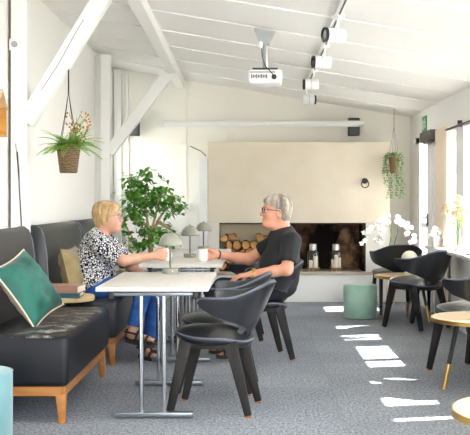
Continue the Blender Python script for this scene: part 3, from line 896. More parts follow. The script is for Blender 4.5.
# ficus tree
ty = 11.3; tx = PX(150.5, ty)
tr = empty('ficus_tree', (tx, ty, 0), 0, 'bushy green ficus tree in a pale planter behind the tables', 'tree')
b = MB(); b.lathe([(0, 0), (.14, 0), (.17, .38), (.17, .4), (.155, .4), (.15, .36), (0, .36)], n=36); b.build('planter', M['ply'], tr)
b = MB(); b.lathe([(0, .37), (.15, .37)], n=24); b.build('soil', M['soil'], tr)
def az(py): return 1.245 + (200 - py) * ty / F
def ax(px): return (px - 150.5) * ty / F
b = MB(); b.tube([(0, 0, .36), (.005, 0, .6), (-.005, 0, .82)], [.032, .029, .027], 10); b.build('trunk', M['bark'], tr)
brs = [[(150.5, 243), (148, 225), (146, 208), (145, 190)], [(150.5, 243), (157, 222), (166, 208), (178, 204)], [(150.5, 243), (152, 230), (156, 215), (160, 195)], [(146, 208), (138, 198), (134, 188)], [(148, 225), (136, 222), (128, 215)], [(157, 222), (165, 225), (172, 230)]]
b = MB(); tips = []
for br in brs:
    yy = rg.uniform(-.12, .12); P = [(ax(x), yy * i / 3, az(y_)) for i, (x, y_) in enumerate(br)]
    b.tube(P, [.02 - .004 * i for i in range(len(P))], 8)
b.build('branches', M['bark'], tr)
blobs = [(134, 229, 10, 9), (143, 182, 15, 9), (133, 196, 10, 12), (148, 196, 18, 12), (131, 212, 8, 14), (140, 213, 13, 11), (158, 200, 12, 9), (172, 199, 9, 6), (178, 207, 7, 6), (168, 211, 8, 6), (152, 233, 20, 12), (140, 243, 14, 9), (165, 235, 11, 8), (146, 172, 7, 6), (130, 180, 6, 7), (163, 191, 9, 7), (126, 222, 5, 5), (170, 243, 6, 5)]
b = MB(); tw = MB()
for (px, py, rx, ry) in blobs:
    cnt = int(rx * ry * .72) + 8
    for i in range(cnt):
        u, v_, w_ = rg.gauss(0, .5), rg.gauss(0, .5), rg.gauss(0, .5)
        q = Vector((ax(px + rx * u), w_ * .24, az(py + ry * v_)))
        a = rg.uniform(0, 2 * PI)
        b.leaf(q, (math.cos(a), math.sin(a), rg.uniform(-.9, .25)), (rg.uniform(-.3, .3), rg.uniform(-.3, .3), 1), rg.uniform(.07, .11), rg.uniform(.042, .06), .12)
b.build('foliage', M['leafd'], tr, recalc=False)

# orchids
def orchid_flower(b, c, d, s=.03, mi=0):
    d = Vector(d).normalized(); u = d.cross(Vector((0, 0, 1))).normalized(); w = u.cross(d)
    for k in range(5):
        a = PI / 2 + k * 2 * PI / 5
        dr = u * math.cos(a) + w * math.sin(a) + d * .25
        b.leaf(c, dr, d, s * (1.15 if k in (1, 4) else 1), s * .95, .1, .1)
def orchid(loc, pot, stems, label, potm, leaves=True, seed=1, nflow=9, s=.034, stake=M['darkstem']):
    rr = random.Random(seed)
    t = empty('potted_orchid', loc, 0, label, 'orchid')
    r, h = pot
    b = MB(); b.lathe([(0, 0), (r * .75, 0), (r, h), (r * .93, h), (r * .9, h - .02), (0, h - .02)], n=28); b.build('pot', potm, t)
    if leaves:
        b = MB()
        for k in range(5):
            a = k * 1.25 + .3; b.leaf((0, 0, h - .02), (math.cos(a), math.sin(a), .55), (0, 0, 1), .17, .06, .12, .35)
        b.build('leaves', M['leafd'], t, recalc=False)
    sb = MB(); fb = MB(); kb = MB()
    for pts in stems:
        P = [Vector(p) for p in pts]
        # smooth the arch
        C = []
        for i in range(len(P) - 1):
            p0, p1, p2, p3 = P[max(i - 1, 0)], P[i], P[i + 1], P[min(i + 2, len(P) - 1)]
            for q in range(6):
                x = q / 6
                C.append(.5 * ((2 * p1) + (-p0 + p2) * x + (2 * p0 - 5 * p1 + 4 * p2 - p3) * x * x + (-p0 + 3 * p1 - 3 * p2 + p3) * x ** 3))
        C.append(P[-1])
        sb.tube(C, .0035, 6)
        n0 = int(len(C) * .42)
        for j in range(nflow):
            q = C[min(len(C) - 1, n0 + int((len(C) - n0) * j / nflow))]
            c = q + Vector((rr.uniform(-.035, .035), rr.uniform(-.05, .03), rr.uniform(-.05, .025)))
            orchid_flower(fb, c, (rr.uniform(-.6, .6), -1, rr.uniform(-.3, .4)), s)
        kb.tube([(P[0].x, P[0].y, h - .03), (P[1].x, P[1].y, P[1].z)], .004, 6)
    sb.build('stems', M['stem'], t); fb.build('blossoms', M['petal'], t, recalc=False); kb.build('stakes', stake, t)
    return t
oy = 11.72; ox = PX(387, oy); oz = .37
ps = empty('plant_stand', (ox, oy, 0), 0, 'small pale wooden stool under the large white orchid', 'stand')
b = MB(); b.lathe([(0, .345), (.115, .345), (.12, .35), (.12, .365), (.115, .37), (0, .37)], n=30); b.build('top', M['ltoak'], ps)
for k in range(3):
    a = k * 2.1 + .4
    b = MB(); b.tube([(.07 * math.cos(a), .07 * math.sin(a), .346), (.1 * math.cos(a), .1 * math.sin(a), 0)], [.013, .009], 10); b.build('leg', M['ltoak'], ps)
k1 = oy / F
def O(px, py): return ((px - 387) * k1, 0, 1.245 + (200 - py) * k1 - oz)
orchid((ox, oy, oz), (.075, .16), [[(0, 0, .14), O(391, 236), O(390, 217), O(380, 222), O(370, 228), O(364, 240)], [(.01, -.02, .14), O(397, 235), O(398, 219), O(403, 222), O(409, 231), O(413, 241)], [(-.01, .02, .14), O(391, 238), O(388, 220), O(384, 225), O(380, 234), O(378, 243)]],
       'white orchid with arching flower stems on a small stool right of the fireplace opening', M['gold'], True, 4, 20, .036)
gw = None
py_ = 10.63
pl = empty('plinth', (-1.385, py_, 0), 0, 'pale plywood plinth under the small orchid behind the person in spots', 'plinth')
b = MB(); b.box((0, 0, .275), (.18, .18, .53), bevel=.004); b.build('body', M['ply'], pl); b = MB(); b.box((0, 0, .548), (.2, .2, .02), bevel=.003); b.build('top', M['ply'], pl)
def O2(px, py): return (PX(px, py_) + 1.385, 0, 1.245 + (200 - py) * py_ / F - .558)
orchid((-1.385, py_, .558), (.055, .13), [[(0, 0, .11), O2(129, 227), O2(132, 223), O2(136, 228), O2(137, 236)]], 'small white orchid with bamboo stake in front of the ficus tree', M['leafd'], True, 9, 8, .042, M['stake'])

# vase of hydrangeas on the sill
vy2 = 9.05; vx2 = 1.865; SZ = WZ0 + .0425
vs = empty('glass_vase', (vx2, vy2, SZ), 0, 'slim glass vase holding hydrangeas on the right window sill', 'vase')
b = MB(); b.lathe([(0, 0), (.042, 0), (.046, .01), (.04, .07), (.026, .14), (.024, .17), (.034, .21), (.038, .22)], n=26); o = b.build('glass_body', M['vase'], vs); 
b = MB(); b.lathe([(0, .006), (.038, .006), (.036, .06), (0, .06)], n=20); b.build('pebbles', M['petalc'], vs)
bq = empty('flower_bouquet', (vx2, vy2, SZ + .09), 0, 'cream hydrangea bouquet standing in the glass vase', 'flowers')
heads = [(-.10, .0, .30, .055), (.0, .03, .38, .06), (.03, -.05, .30, .055), (-.03, -.06, .26, .04), (.04, .04, .33, .05)]
sm = MB(); hb = MB(); lf = MB()
for hx_, hy_, hz_, hr in heads:
    sm.tube([(0, 0, -.07), (hx_ * .15, hy_ * .15, .1), (hx_, hy_, hz_)], .003, 6)
    for i in range(70):
        a = rg.uniform(0, 2 * PI); e = rg.uniform(-.6, 1.5)
        n_ = Vector((math.cos(a) * math.cos(e), math.sin(a) * math.cos(e), math.sin(e)))
        c = Vector((hx_, hy_, hz_)) + n_ * hr
        for q in range(3):
            aa = q * 2.1 + a; tdir = n_.cross(Vector((0, 0, 1))).normalized() * math.cos(aa) + n_.cross(n_.cross(Vector((0, 0, 1)))).normalized() * math.sin(aa)
            hb.leaf(c, tdir + n_ * .2, n_, .02, .016, .1)
for i in range(16):
    a = rg.uniform(0, 2 * PI); lf.leaf((.02 * math.cos(a), .02 * math.sin(a), .15 + rg.uniform(0, .1)), (math.cos(a), math.sin(a) * .6, rg.uniform(-.1, .6)), (0, 0, 1), rg.uniform(.07, .12), .04, .12, .3)
lf.leaf((-.12, 0, .26), (-1, 0, .2), (0, 0, 1), .05, .03)
sm.build('stems', M['stem'], bq); hb.build('blossoms', M['petalc'], bq, recalc=False); lf.build('leaves', M['leafb'], bq, recalc=False)
oy3 = 10.05; ox3 = 1.845
def O3(px, py): return ((px - 438) * oy3 / F, 0, 1.245 + (200 - py) * oy3 / F - SZ)
orchid((ox3, oy3, SZ), (.045, .10), [[(0, 0, .08), O3(440, 236), O3(438, 230), O3(433, 232), O3(430, 238)], [(0, .01, .08), O3(441, 237), O3(442, 231), O3(446, 234)]], 'small pale orchid in a white pot on the sill by the curtain', M['mug'], False, 12, 5, .036)
# dish on sill
t = empty('glass_dish', (1.875, 8.55, SZ), 0, 'small grey dish on the right window sill', 'dish')
b = MB(); b.lathe([(0, 0), (.03, 0), (.05, .02), (.047, .02), (.029, .004), (0, .004)], n=24); b.build('bowl', M['grey'], t)
# two candlesticks on the hearth end
for x, lab in ((416.2, 'left small wooden candlestick at the hearth end beside the orchid'), (419.5, 'right small wooden candlestick at the hearth end beside the orchid')):
    yy = 12.25
    t = empty('candlestick', (PX(x, yy) - .2, yy, .37), 0, lab, 'candlestick', 'wooden candlesticks on the hearth')
    b = MB(); b.lathe([(0, 0), (.028, 0), (.03, .012), (.012, .03), (.011, .22), (.018, .25), (.012, .27), (0, .27)], n=18); b.build('stem', M['ltoak'], t)

# ------------------------------------------------------------------ fixtures
# curtain
b = MB()
def cur(u, v):
    y = 9.9 + .52 * u
    return (1.925 + .022 * math.sin(u * 2 * PI * 6) - .0, y, .06 + 1.93 * v)
b.grid(cur, 72, 6); cu = b.build('curtain', M['curtain']); mod_solid(cu, .004)
tag(cu, 'peach fabric curtain gathered at the far end of the window', 'curtain')
bl = empty('roller_blind', (1.9, 10.78, 1.89), 0, 'dark rolled-up blind under the header left of the curtain', 'blind')
b = MB(); b.box((0, 0, .055), (.09, .66, .11), bevel=.006); b.build('cassette', M['blind'], bl)
b = MB(); b.box((0, 0, -.008), (.02, .6, .016)); b.build('bottom_bar', M['dkgrey'], bl)
cr = empty('curtain_rail', (1.93, 9.0, 1.955), 0, 'long dark curtain rail along the top of the window', 'rail')
b = MB(); b.tube([(0, -3.5, 0), (0, 1.1, 0)], .011, 10); b.build('rod', M['blackm'], cr)
for y in (-3.3, -1.5, .35):
    b = MB(); b.box((.015, y, .02), (.04, .02, .06)); b.build('bracket', M['blackm'], cr)
ex = empty('exit_sign', (XR - .003, 11.4, 2.13), 0, 'green emergency exit sign on the wall above the blind', 'sign')
b = MB(); b.box((0, 0, 0), (.012, .30, .18), bevel=.002); b.build('plate', M['green'], ex)
b = MB()
b.box((-.0075, .085, -.01), (.002, .06, .11))                       # door
b.ball((-.0075, -.03, .05), .014, 10, 6, (.1, 1, 1))
for p in ([(-.035, .035), (-.02, -.015)], [(-.035, .03), (-.075, .01), (-.085, -.02)], [(-.03, .03), (.01, .015), (.03, .03)], [(-.022, -.012), (.012, -.03), (.0, -.065)], [(-.02, -.012), (-.05, -.04), (-.09, -.045)]):
    b.tube([(-.0075, y, z) for y, z in p], .0085, 6)
for v in b.bm.verts: v.co.x = -.0065 + (v.co.x + .0075) * .12
b.build('pictogram', M['white'], ex)

# thermostat on near post
th = empty('thermostat', (PX(15.5, 7.2), 7.198, 2.385), 0, 'white square wall thermostat with grey dial on the near post', 'thermostat')
b = MB(); b.box((0, -.012, 0), (.085, .024, .085), bevel=.005); b.build('housing', M['white'], th)
b = MB(); b.lathe([(0, 0), (.022, 0), (.022, .012), (.019, .015), (0, .015)], (0, -.024, 0), 24, Matrix.Rotation(PI / 2, 4, 'X')); b.build('dial', M['grey'], th)
# cable on post
b = MB(); b.tube([(-1.752, 7.192, 1.6), (-1.74, 7.19, 1.45), (-1.735, 7.19, 1.3), (-1.722, 7.19, 1.1), (-1.72, 7.19, .6), (-1.722, 7.188, .004)], .004, 6)
tag(b.build('cable', M['blackm']), 'thin black cable running down the near post behind the sofas', 'cable')
# wooden house-shaped box on left wall
bh = empty('house_shelf', (XL, 6.75, 1.686), 0, 'small wooden house-shaped box hung on the left wall', 'shelf box')
bpoly = [(-.13, 0), (.13, 0), (.13, .2), (0, .31), (-.13, .2)]
Mh = Matrix(((0, 0, 1, 0), (1, 0, 0, 0), (0, 1, 0, 0), (0, 0, 0, 1)))
b = MB(); b.prism(bpoly, .0, .01, Mh); b.build('back_panel', M['birdh'], bh, smooth=False)
b = MB()
b.box((.036, 0, .006), (.072, .26, .012)); b.box((.036, -.124, .1), (.072, .012, .2)); b.box((.036, .124, .1), (.072, .012, .2))
b.build('sides', M['birdh'], bh, smooth=False)
for sg in (-1, 1):
    b = MB(); b.beam((.038, sg * .145, .19), (.038, 0, .318), .012, .078, side=(1, 0, 0)); b.build('roof', M['ltoak'], bh, smooth=False)

# loudspeakers
def speaker(loc, label):
    t = empty('loudspeaker', loc, 0, label, 'speaker', 'black wall loudspeakers')
    b = MB(); b.box((0, 0, 0), (.14, .14, .22), bevel=.006); b.build('cabinet', M['blackm'], t)
    b = MB(); b.box((0, -.072, 0), (.12, .006, .2), bevel=.002); b.build('grille', M['dkgrey'], t)
    b = MB(); b.box((0, .1, 0), (.03, .09, .05)); b.build('bracket', M['blackm'], t)
speaker((PX(133.5, 12.33), 12.365, 2.165), 'left black loudspeaker on the back wall behind the slanted brace')
speaker((PX(354, 12.33), 12.365, 2.165), 'right black loudspeaker on the back wall at the screen case end')
# projection screen case
px0, px1, sy = 164, 363, 12.2
sc = empty('projection_screen', ((PX(px0, sy) + PX(px1, sy)) / 2, sy, 1.245 + (200 - 123.3) * sy / F), 0, 'long white rolled-up projection screen case above the fireplace', 'projection screen')
W = PX(px1, sy) - PX(px0, sy)
b = MB(); b.tube([(-W / 2, 0, 0), (W / 2, 0, 0)], .033, 20); b.build('case', M['white'], sc, ang=50)
for x in (-W / 2, W / 2):
    b = MB(); b.tube([(x - .008, 0, 0), (x + .008, 0, 0)], .036, 20); b.build('end_cap', M['trimw'], sc)
for x in (-W * .19, W * .25):
    b = MB(); b.box((x, .16, .02), (.03, .28, .02)); b.build('wall_bracket', M['trimw'], sc)
b = MB(); b.box((0, 0, -.036), (W * .96, .02, .012)); b.build('bottom_bar', M['trimw'], sc)
# socket and cable
sk = empty('wall_socket', (PX(187.5, 12.49), 12.49, 1.16), 0, 'white wall socket on the back wall right of the tree', 'socket')
b = MB(); b.box((0, -.012, 0), (.07, .024, .11), bevel=.005); b.build('plate', M['white'], sk)
b = MB()
for z in (-.022, .022): b.lathe([(0, 0), (.016, 0), (.016, .003), (0, .003)], (0, -.024, z), 16, Matrix.Rotation(PI / 2, 4, 'X'))
b.build('outlet', M['grey'], sk)
b = MB(); b.tube([(PX(190, 12.48), 12.485, 1.245 + 54 * .01274), (PX(196, 12.48), 12.47, 1.245 + 51 * .01274), (PX(201, 12.48), 12.47, 1.245 + 49 * .01274), (PX(206, 12.48), 12.485, 1.245 + 44 * .01274)], .006, 6)
tag(b.build('cable', M['dkgrey']), 'short grey cable on the back wall beside the hood', 'cable')

# projector
pY = 7.8; pxm = PX(265, pY)
pj = empty('projector', (pxm, pY, 2.13), 0, 'white ceiling-mounted projector on a grey bracket', 'projector')
b = MB(); b.box((0, 0, .085), (.265, .24, .11), bevel=.022, seg=4); b.build('body', M['white'], pj)
b = MB()
for k in range(10): b.box((-.105 + k * .013, -.121, .085), (.008, .004, .022 + .012 * (k % 3 == 0)))
b.box((-.02, -.121, .118), (.2, .004, .006))
b.build('connectors', M['dkgrey'], pj, smooth=False)
b = MB(); b.lathe([(0, 0), (.02, 0), (.02, .01), (0, .01)], (.07, -.12, .08), 18, Matrix.Rotation(PI / 2, 4, 'X')); b.build('plug', M['blackm'], pj)
b = MB(); b.box((0, 0, .15), (.2, .18, .014), bevel=.003).box((-.08, .05, .148), (.02, .02, .02)).box((.08, .05, .148), (.02, .02, .02)); b.build('mount_plate', M['dkgrey'], pj)
ctop = cz(pxm) - 2.13
b = MB(); b.tube([(0.0, 0, .15), (0.0, 0, ctop - .02)], .02, 14); b.build('pole', M['grey'], pj)
b = MB(); Mt = Matrix(((1, 0, 0, 0), (0, 0, 1, 0), (0, 1, 0, 0), (0, 0, 0, 1)))
b.prism([(-.085, ctop - .004), (.085, ctop - .028), (.035, ctop - .13), (-.035, ctop - .13)], -.05, .02, Mt); b.build('ceiling_bracket', M['grey'], pj, smooth=False)
b = MB(); b.tube([(.07, -.13, .08), (.05, -.15, .11), (.0, -.1, .17), (-.02, -.055, .24), (-.03, -.055, .33)], .004, 6); b.build('cable', M['blackm'], pj)
b = MB(); b.ball((-.035, -.06, .34), .022, 12, 8, (.8, .6, 1.4)); b.build('junction', M['white'], pj)

# track lights
rail = empty('light_track', (.56, 0, 0), 0, 'long white ceiling light track running towards the back wall', 'track')
zt = cz(.56)
b = MB(); b.box((0, 8.4, zt - .018), (.035, 5.6, .034), bevel=.003); b.build('profile', M['white'], rail)
b = MB(); b.box((0, 8.4, zt - .036), (.012, 5.5, .003)); b.build('slot', M['dkgrey'], rail, smooth=False)
def make_spot():
    t = empty('track_spotlight', cat='spotlight', group='white track spotlights')
    R = Matrix.Rotation(-PI / 2, 4, 'Y')
    b = MB(); b.lathe([(0, -.07), (.045, -.07), (.049, -.064), (.05, .06), (0, .06)], (0, 0, -.12), 28, R); b.build('housing', M['white'], t)
    b = MB(); b.lathe([(.05, .058), (.051, .06), (.051, .078), (.043, .08), (.04, .066), (.0, .064)], (0, 0, -.12), 28, R); b.build('lens_ring', M['blackm'], t)
    b = MB(); b.lathe([(0, .067), (.038, .067)], (0, 0, -.12), 24, R); b.build('lens', M['grey'], t)
    b = MB(); b.tube([(.02, 0, -.075), (.03, 0, 0)], .01, 10); b.box((.03, 0, .008), (.05, .1, .03), bevel=.004); b.build('adapter', M['white'], t)
    b = MB(); b.tube([(-.012 , .0, 0), (-.012, 0, .0005)], .001, 5); b.bm.clear(); b.box((.0, 0, -.12), (.004, .1015, .1015)); b.bm.clear()
    b.lathe([(.0508, -.001), (.0508, .001)], (0, 0, -.12), 28, R); b.build('seam', M['dkgrey'], t)
    return t
sp = make_spot()
labs = ['nearest white track spotlight with black ring, facing left near the top edge', 'second white track spotlight from the front, facing left', 'third white track spotlight from the front, facing left', 'farthest white track spotlight, facing right towards the window']
SPY = [6.62, 7.9, 9.42, 10.85]
for i, y in enumerate(SPY):
    o = sp if i == 0 else copy_tree(sp)
    o['label'] = labs[i]
    o.location = (.53, y, zt - .05); o.rotation_euler = (0, 0, [.35, .12, .02, PI + .1][i])
    if i == 3: o.location.x = .585

# ------------------------------------------------------------------ people
def locks(s, T, sc, seed, n, c, r, front, back, rad=.011):
    rr = random.Random(seed)
    for i in range(n):
        a = 2 * PI * i / n + rr.uniform(-.08, .08)
        f = (1 + math.cos(a)) / 2
        end = back + (front - back) * f ** 2.2 + rr.uniform(-.08, .08)
        pts = []
        sw = rr.uniform(-.25, .25)
        for k in range(6):
            ph = .25 + (end - .25) * k / 5
            aa = a + sw * k / 5
            q = 1.0 + .03 * math.sin(ph * 3 + i)
            pts.append(T(c[0] + r[0] * q * math.sin(ph) * math.cos(aa), r[1] * q * math.sin(ph) * math.sin(aa), c[2] + r[2] * q * math.cos(ph)))
        s.chain(pts, [rad * sc * x for x in (.7, 1, 1.05, 1, .8, .45)], .004)

class SDF:
    """smooth union of round cones and ellipsoids, meshed with surface nets"""
    def __init__(s): s.p = []
    def cone(s, a, b, ra, rb=None, k=.02, sub=False):
        s.p.append(('c', np.array(a, float), np.array(b, float), ra, ra if rb is None else rb, k, sub)); return s
    def chain(s, pts, rs, k=.02):
        for i in range(len(pts) - 1): s.cone(pts[i], pts[i + 1], rs[i], rs[i + 1], k)
        return s
    def ell(s, c, r, rot=None, k=.02, sub=False):
        R = np.array(rot.to_3x3() if rot is not None else Matrix.Identity(3), float)
        s.p.append(('e', np.array(c, float), np.array(r, float), R, None, k, sub)); return s
    def mesh(s, h):
        lo = np.full(3, 1e9); hi = -lo
        bb = []
        for q in s.p:
            if q[0] == 'c':
                r = max(q[3], q[4]); l = np.minimum(q[1], q[2]) - r; u = np.maximum(q[1], q[2]) + r
            else:
                r = max(q[2]); l = q[1] - r; u = q[1] + r
            m = q[5] + 3 * h
            bb.append((l - m, u + m))
            if not q[6]: lo = np.minimum(lo, l); hi = np.maximum(hi, u)
        lo = lo - 4 * h; n = np.ceil((hi + 4 * h - lo) / h).astype(int) + 1
        D = np.full(n, .5)
        ax = [lo[i] + h * np.arange(n[i]) for i in range(3)]
        for q, (l, u) in zip(s.p, bb):
            i0 = np.clip(np.floor((l - lo) / h).astype(int), 0, n); i1 = np.clip(np.ceil((u - lo) / h).astype(int) + 1, 0, n)
            if np.any(i1 <= i0): continue
            X, Y, Z = np.meshgrid(ax[0][i0[0]:i1[0]], ax[1][i0[1]:i1[1]], ax[2][i0[2]:i1[2]], indexing='ij')
            if q[0] == 'c':
                a, b = q[1], q[2]; ab = b - a; L = max(ab @ ab, 1e-9)
                t = np.clip(((X - a[0]) * ab[0] + (Y - a[1]) * ab[1] + (Z - a[2]) * ab[2]) / L, 0, 1)
                d = np.sqrt((X - a[0] - t * ab[0]) ** 2 + (Y - a[1] - t * ab[1]) ** 2 + (Z - a[2] - t * ab[2]) ** 2) - (q[3] + (q[4] - q[3]) * t)
            else:
                c, r, R = q[1], q[2], q[3]
                P = np.stack([X - c[0], Y - c[1], Z - c[2]], -1) @ R
                k0 = np.sqrt(((P / r) ** 2).sum(-1)); k1 = np.sqrt(((P / (r * r)) ** 2).sum(-1)) + 1e-9
                d = k0 * (k0 - 1) / k1
            k = max(q[5], 1e-5)
            sl = D[i0[0]:i1[0], i0[1]:i1[1], i0[2]:i1[2]]
            if q[6]:
                hh = np.clip(.5 - .5 * (sl + d) / k, 0, 1); D[i0[0]:i1[0], i0[1]:i1[1], i0[2]:i1[2]] = sl * (1 - hh) - d * hh + k * hh * (1 - hh)
            else:
                hh = np.clip(.5 + .5 * (sl - d) / k, 0, 1); D[i0[0]:i1[0], i0[1]:i1[1], i0[2]:i1[2]] = sl * (1 - hh) + d * hh - k * hh * (1 - hh)
        # surface nets
        ins = D < 0
        c = [(i, j, k) for i in (0, 1) for j in (0, 1) for k in (0, 1)]
        sh = tuple(x - 1 for x in D.shape)
        def cor(A, o): return A[o[0]:o[0] + sh[0], o[1]:o[1] + sh[1], o[2]:o[2] + sh[2]]
        cnt = sum(cor(ins, o).astype(np.int8) for o in c)
        mix = (cnt > 0) & (cnt < 8)
        I = np.argwhere(mix); idx = np.full(sh, -1); idx[mix] = np.arange(len(I))
        acc = np.zeros((len(I), 3)); w = np.zeros(len(I))
        val = {o: cor(D, o)[mix] for o in c}
        for a in c:
            for axd in range(3):
                if a[axd]: continue
                bq_ = list(a); bq_[axd] = 1; bq_ = tuple(bq_)
                va, vb = val[a], val[bq_]; x = (va < 0) != (vb < 0)
                t = np.where(x, va / np.where(x, va - vb, 1), 0)
                p = np.tile(np.array(a, float), (len(I), 1)); p[:, axd] += t
                acc[x] += p[x]; w[x] += 1
        V = lo + h * (I + acc / w[:, None])
        Fs = []
        for axd in range(3):
            o1, o2 = [(1, 2), (2, 0), (0, 1)][axd]
            sl0 = [slice(1, -1)] * 3; sl1 = [slice(1, -1)] * 3
            sl0[axd] = slice(0, -1); sl1[axd] = slice(1, None)
            A, B = ins[tuple(sl0)], ins[tuple(sl1)]
            E = np.argwhere(A != B); fl = A[A != B]
            off = np.ones(3, int); off[axd] = 0
            E = E + off
            def g(d1, d2):
                q = E.copy(); q[:, o1] -= d1; q[:, o2] -= d2; return idx[q[:, 0], q[:, 1], q[:, 2]]
            Q = np.stack([g(1, 1), g(0, 1), g(0, 0), g(1, 0)], 1)
            Q[~fl] = Q[~fl][:, ::-1]
            Fs.append(Q)
        return V, np.concatenate(Fs)
    def build(s, name, m, parent, h=.005, smooth_it=2):
        V, Fq = s.mesh(h)
        o0 = np.array(parent.location) if parent is not None else np.zeros(3)
        me = bpy.data.meshes.new(name); me.from_pydata((V - o0).tolist(), [], Fq.tolist())
        bm = bmesh.new(); bm.from_mesh(me)
        for _ in range(smooth_it): bmesh.ops.smooth_vert(bm, verts=bm.verts[:], factor=.4, use_axis_x=True, use_axis_y=True, use_axis_z=True)
        bmesh.ops.recalc_face_normals(bm, faces=bm.faces[:]); bm.to_mesh(me); bm.free()
        me.materials.append(m)
        me.polygons.foreach_set('use_smooth', [True] * len(me.polygons))
        o = bpy.data.objects.new(name, me); COL.objects.link(o); o.parent = parent
        return o

def V3(*a): return Vector(a)
def hand(s, w, f, n, th, curl=(.5, .6, .4), sc=1.0, spread=.05, thumb=(.6, .55, .5)):
    """w wrist, f forward, n palm normal, th thumb side"""
    w, f = Vector(w), Vector(f).normalized(); n = Vector(n); n = (n - f * n.dot(f)).normalized(); th_ = f.cross(n); 
    if th_.dot(Vector(th)) < 0: th_ = -th_
    for i, (o, L, kl) in enumerate(((.032, .07, .088), (.011, .078, .092), (-.011, .072, .088), (-.031, .056, .08))):
        kn = w + f * kl * sc + th_ * o * sc
        s.cone(w + th_ * o * .55 * sc + f * .012, kn, .015 * sc, .0115 * sc, .012)
        a = 0; p = kn
        d0 = (f + th_ * spread * (1.5 - i) * .6).normalized()
        for seg, (fr, cu) in enumerate(zip((.45, .31, .24), curl)):
            a += cu
            d = d0 * math.cos(a) + n * math.sin(a)
            q = p + d * L * fr * sc
            s.cone(p, q, (.0098 - .001 * seg) * sc, (.0092 - .001 * seg) * sc, .0035)
            p = q
    b0 = w + f * .025 * sc + th_ * .022 * sc + n * .008
    d = (f * thumb[0] + th_ * thumb[1] + n * thumb[2]).normalized()
    b1 = b0 + d * .045 * sc
    s.cone(b0, b1, .0165 * sc, .0115 * sc, .012)
    d2 = (d + f * .35 + n * .25 - th_ * .25).normalized()
    b2 = b1 + d2 * .032 * sc; b3 = b2 + (d2 + n * .2).normalized() * .026 * sc
    s.cone(b1, b2, .0112 * sc, .0102 * sc, .004); s.cone(b2, b3, .0102 * sc, .0085 * sc, .004)

def head(s, c, fx, sc=1.0, pitch=0, yaw=0, jowl=0):
    """c = head centre, face looks along fx (+1/-1 in x); returns transform"""
    R = Matrix.Rotation(yaw, 3, 'Z') @ Matrix.Rotation(pitch, 3, 'Y') @ Matrix.Diagonal((fx, fx, 1)).to_3x3()
    def T(x, y, z): return Vector(c) + R @ (V3(x, y, z) * sc)
    s.ell(T(-.012, 0, .035), (.098 * sc, .076 * sc, .09 * sc), R, .02)
    s.ell(T(.03, 0, -.02), (.068 * sc, .064 * sc, .088 * sc), R, .03)
    s.ell(T(.045, 0, -.07), (.042 * sc, .046 * sc, .042 * sc), R, .03)          # chin / jaw
    s.ell(T(.068, 0, -.088), (.022 * sc, .024 * sc, .02 * sc), R, .02)
    for y in (-.035, .035): s.ell(T(.06, y, -.032), (.03 * sc, .026 * sc, .03 * sc), R, .02)
    s.cone(T(.085, 0, .018), T(.112, 0, -.022), .009 * sc, .014 * sc, .014)       # nose
    for y in (-.012, .012): s.ell(T(.1, y, -.027), (.012 * sc, .009 * sc, .008 * sc), R, .008)
    s.ell(T(.082, 0, .035), (.02 * sc, .05 * sc, .012 * sc), R, .018)             # brow
    s.ell(T(.093, 0, -.056), (.011 * sc, .022 * sc, .007 * sc), R, .008)          # lips
    s.ell(T(.09, 0, -.066), (.011 * sc, .02 * sc, .007 * sc), R, .008)
    for y in (-.03, .03): s.ell(T(.094, y, .012), (.012 * sc, .016 * sc, .009 * sc), R, .01, True)
    for y in (-1, 1):
        s.ell(T(-.008, y * .076, -.005), (.019 * sc, .009 * sc, .032 * sc), R, .008)
        s.ell(T(-.002, y * .084, -.002), (.009 * sc, .006 * sc, .018 * sc), R, .006, True)
    if jowl: s.ell(T(.035, 0, -.1), (.05 * sc, .046 * sc, .03 * sc), R, .04)
    return T, R

def face_bits(root, T, R, sc, glasses_mat, rim=.0022):
    base = Vector(root.location)
    for y in (-.03, .03):
        b = MB(); b.ball(T(.083, y, .012) - base, .0125 * sc, 12, 8); b.build('eye', M['mug'], root)
        b = MB(); b.ball(T(.0935, y, .012) - base, .0058 * sc, 10, 6); b.build('iris', M['eyew'], root)
    b = MB(); b.tube([T(.1, y, z) - base for y, z in ((-.022, -.059), (-.01, -.0615), (0, -.061), (.01, -.0615), (.022, -.059))], [.002, .0045, .005, .0045, .002], 6); b.build('lips', M['lips'], root)
    b = MB()
    for sg in (-1, 1):
        pts = [T(.108 - .012 * abs(math.cos(a)) ** 2 * (1 if math.cos(a) * sg > 0 else 0), sg * .032 + .026 * math.cos(a), .008 + .02 * math.sin(a)) - base for a in np.linspace(0, 2 * PI, 20)]
        b.tube(pts, rim, 6, caps=False)
        b.tube([T(.1, sg * .058, .014) - base, T(.05, sg * .078, .016) - base, T(-.005, sg * .084, .014) - base, T(-.022, sg * .083, .0) - base], rim, 6)
    b.tube([T(.111, -.007, .014) - base, T(.115, 0, .017) - base, T(.111, .007, .014) - base], rim, 6)
    b.build('glasses', glasses_mat, root)

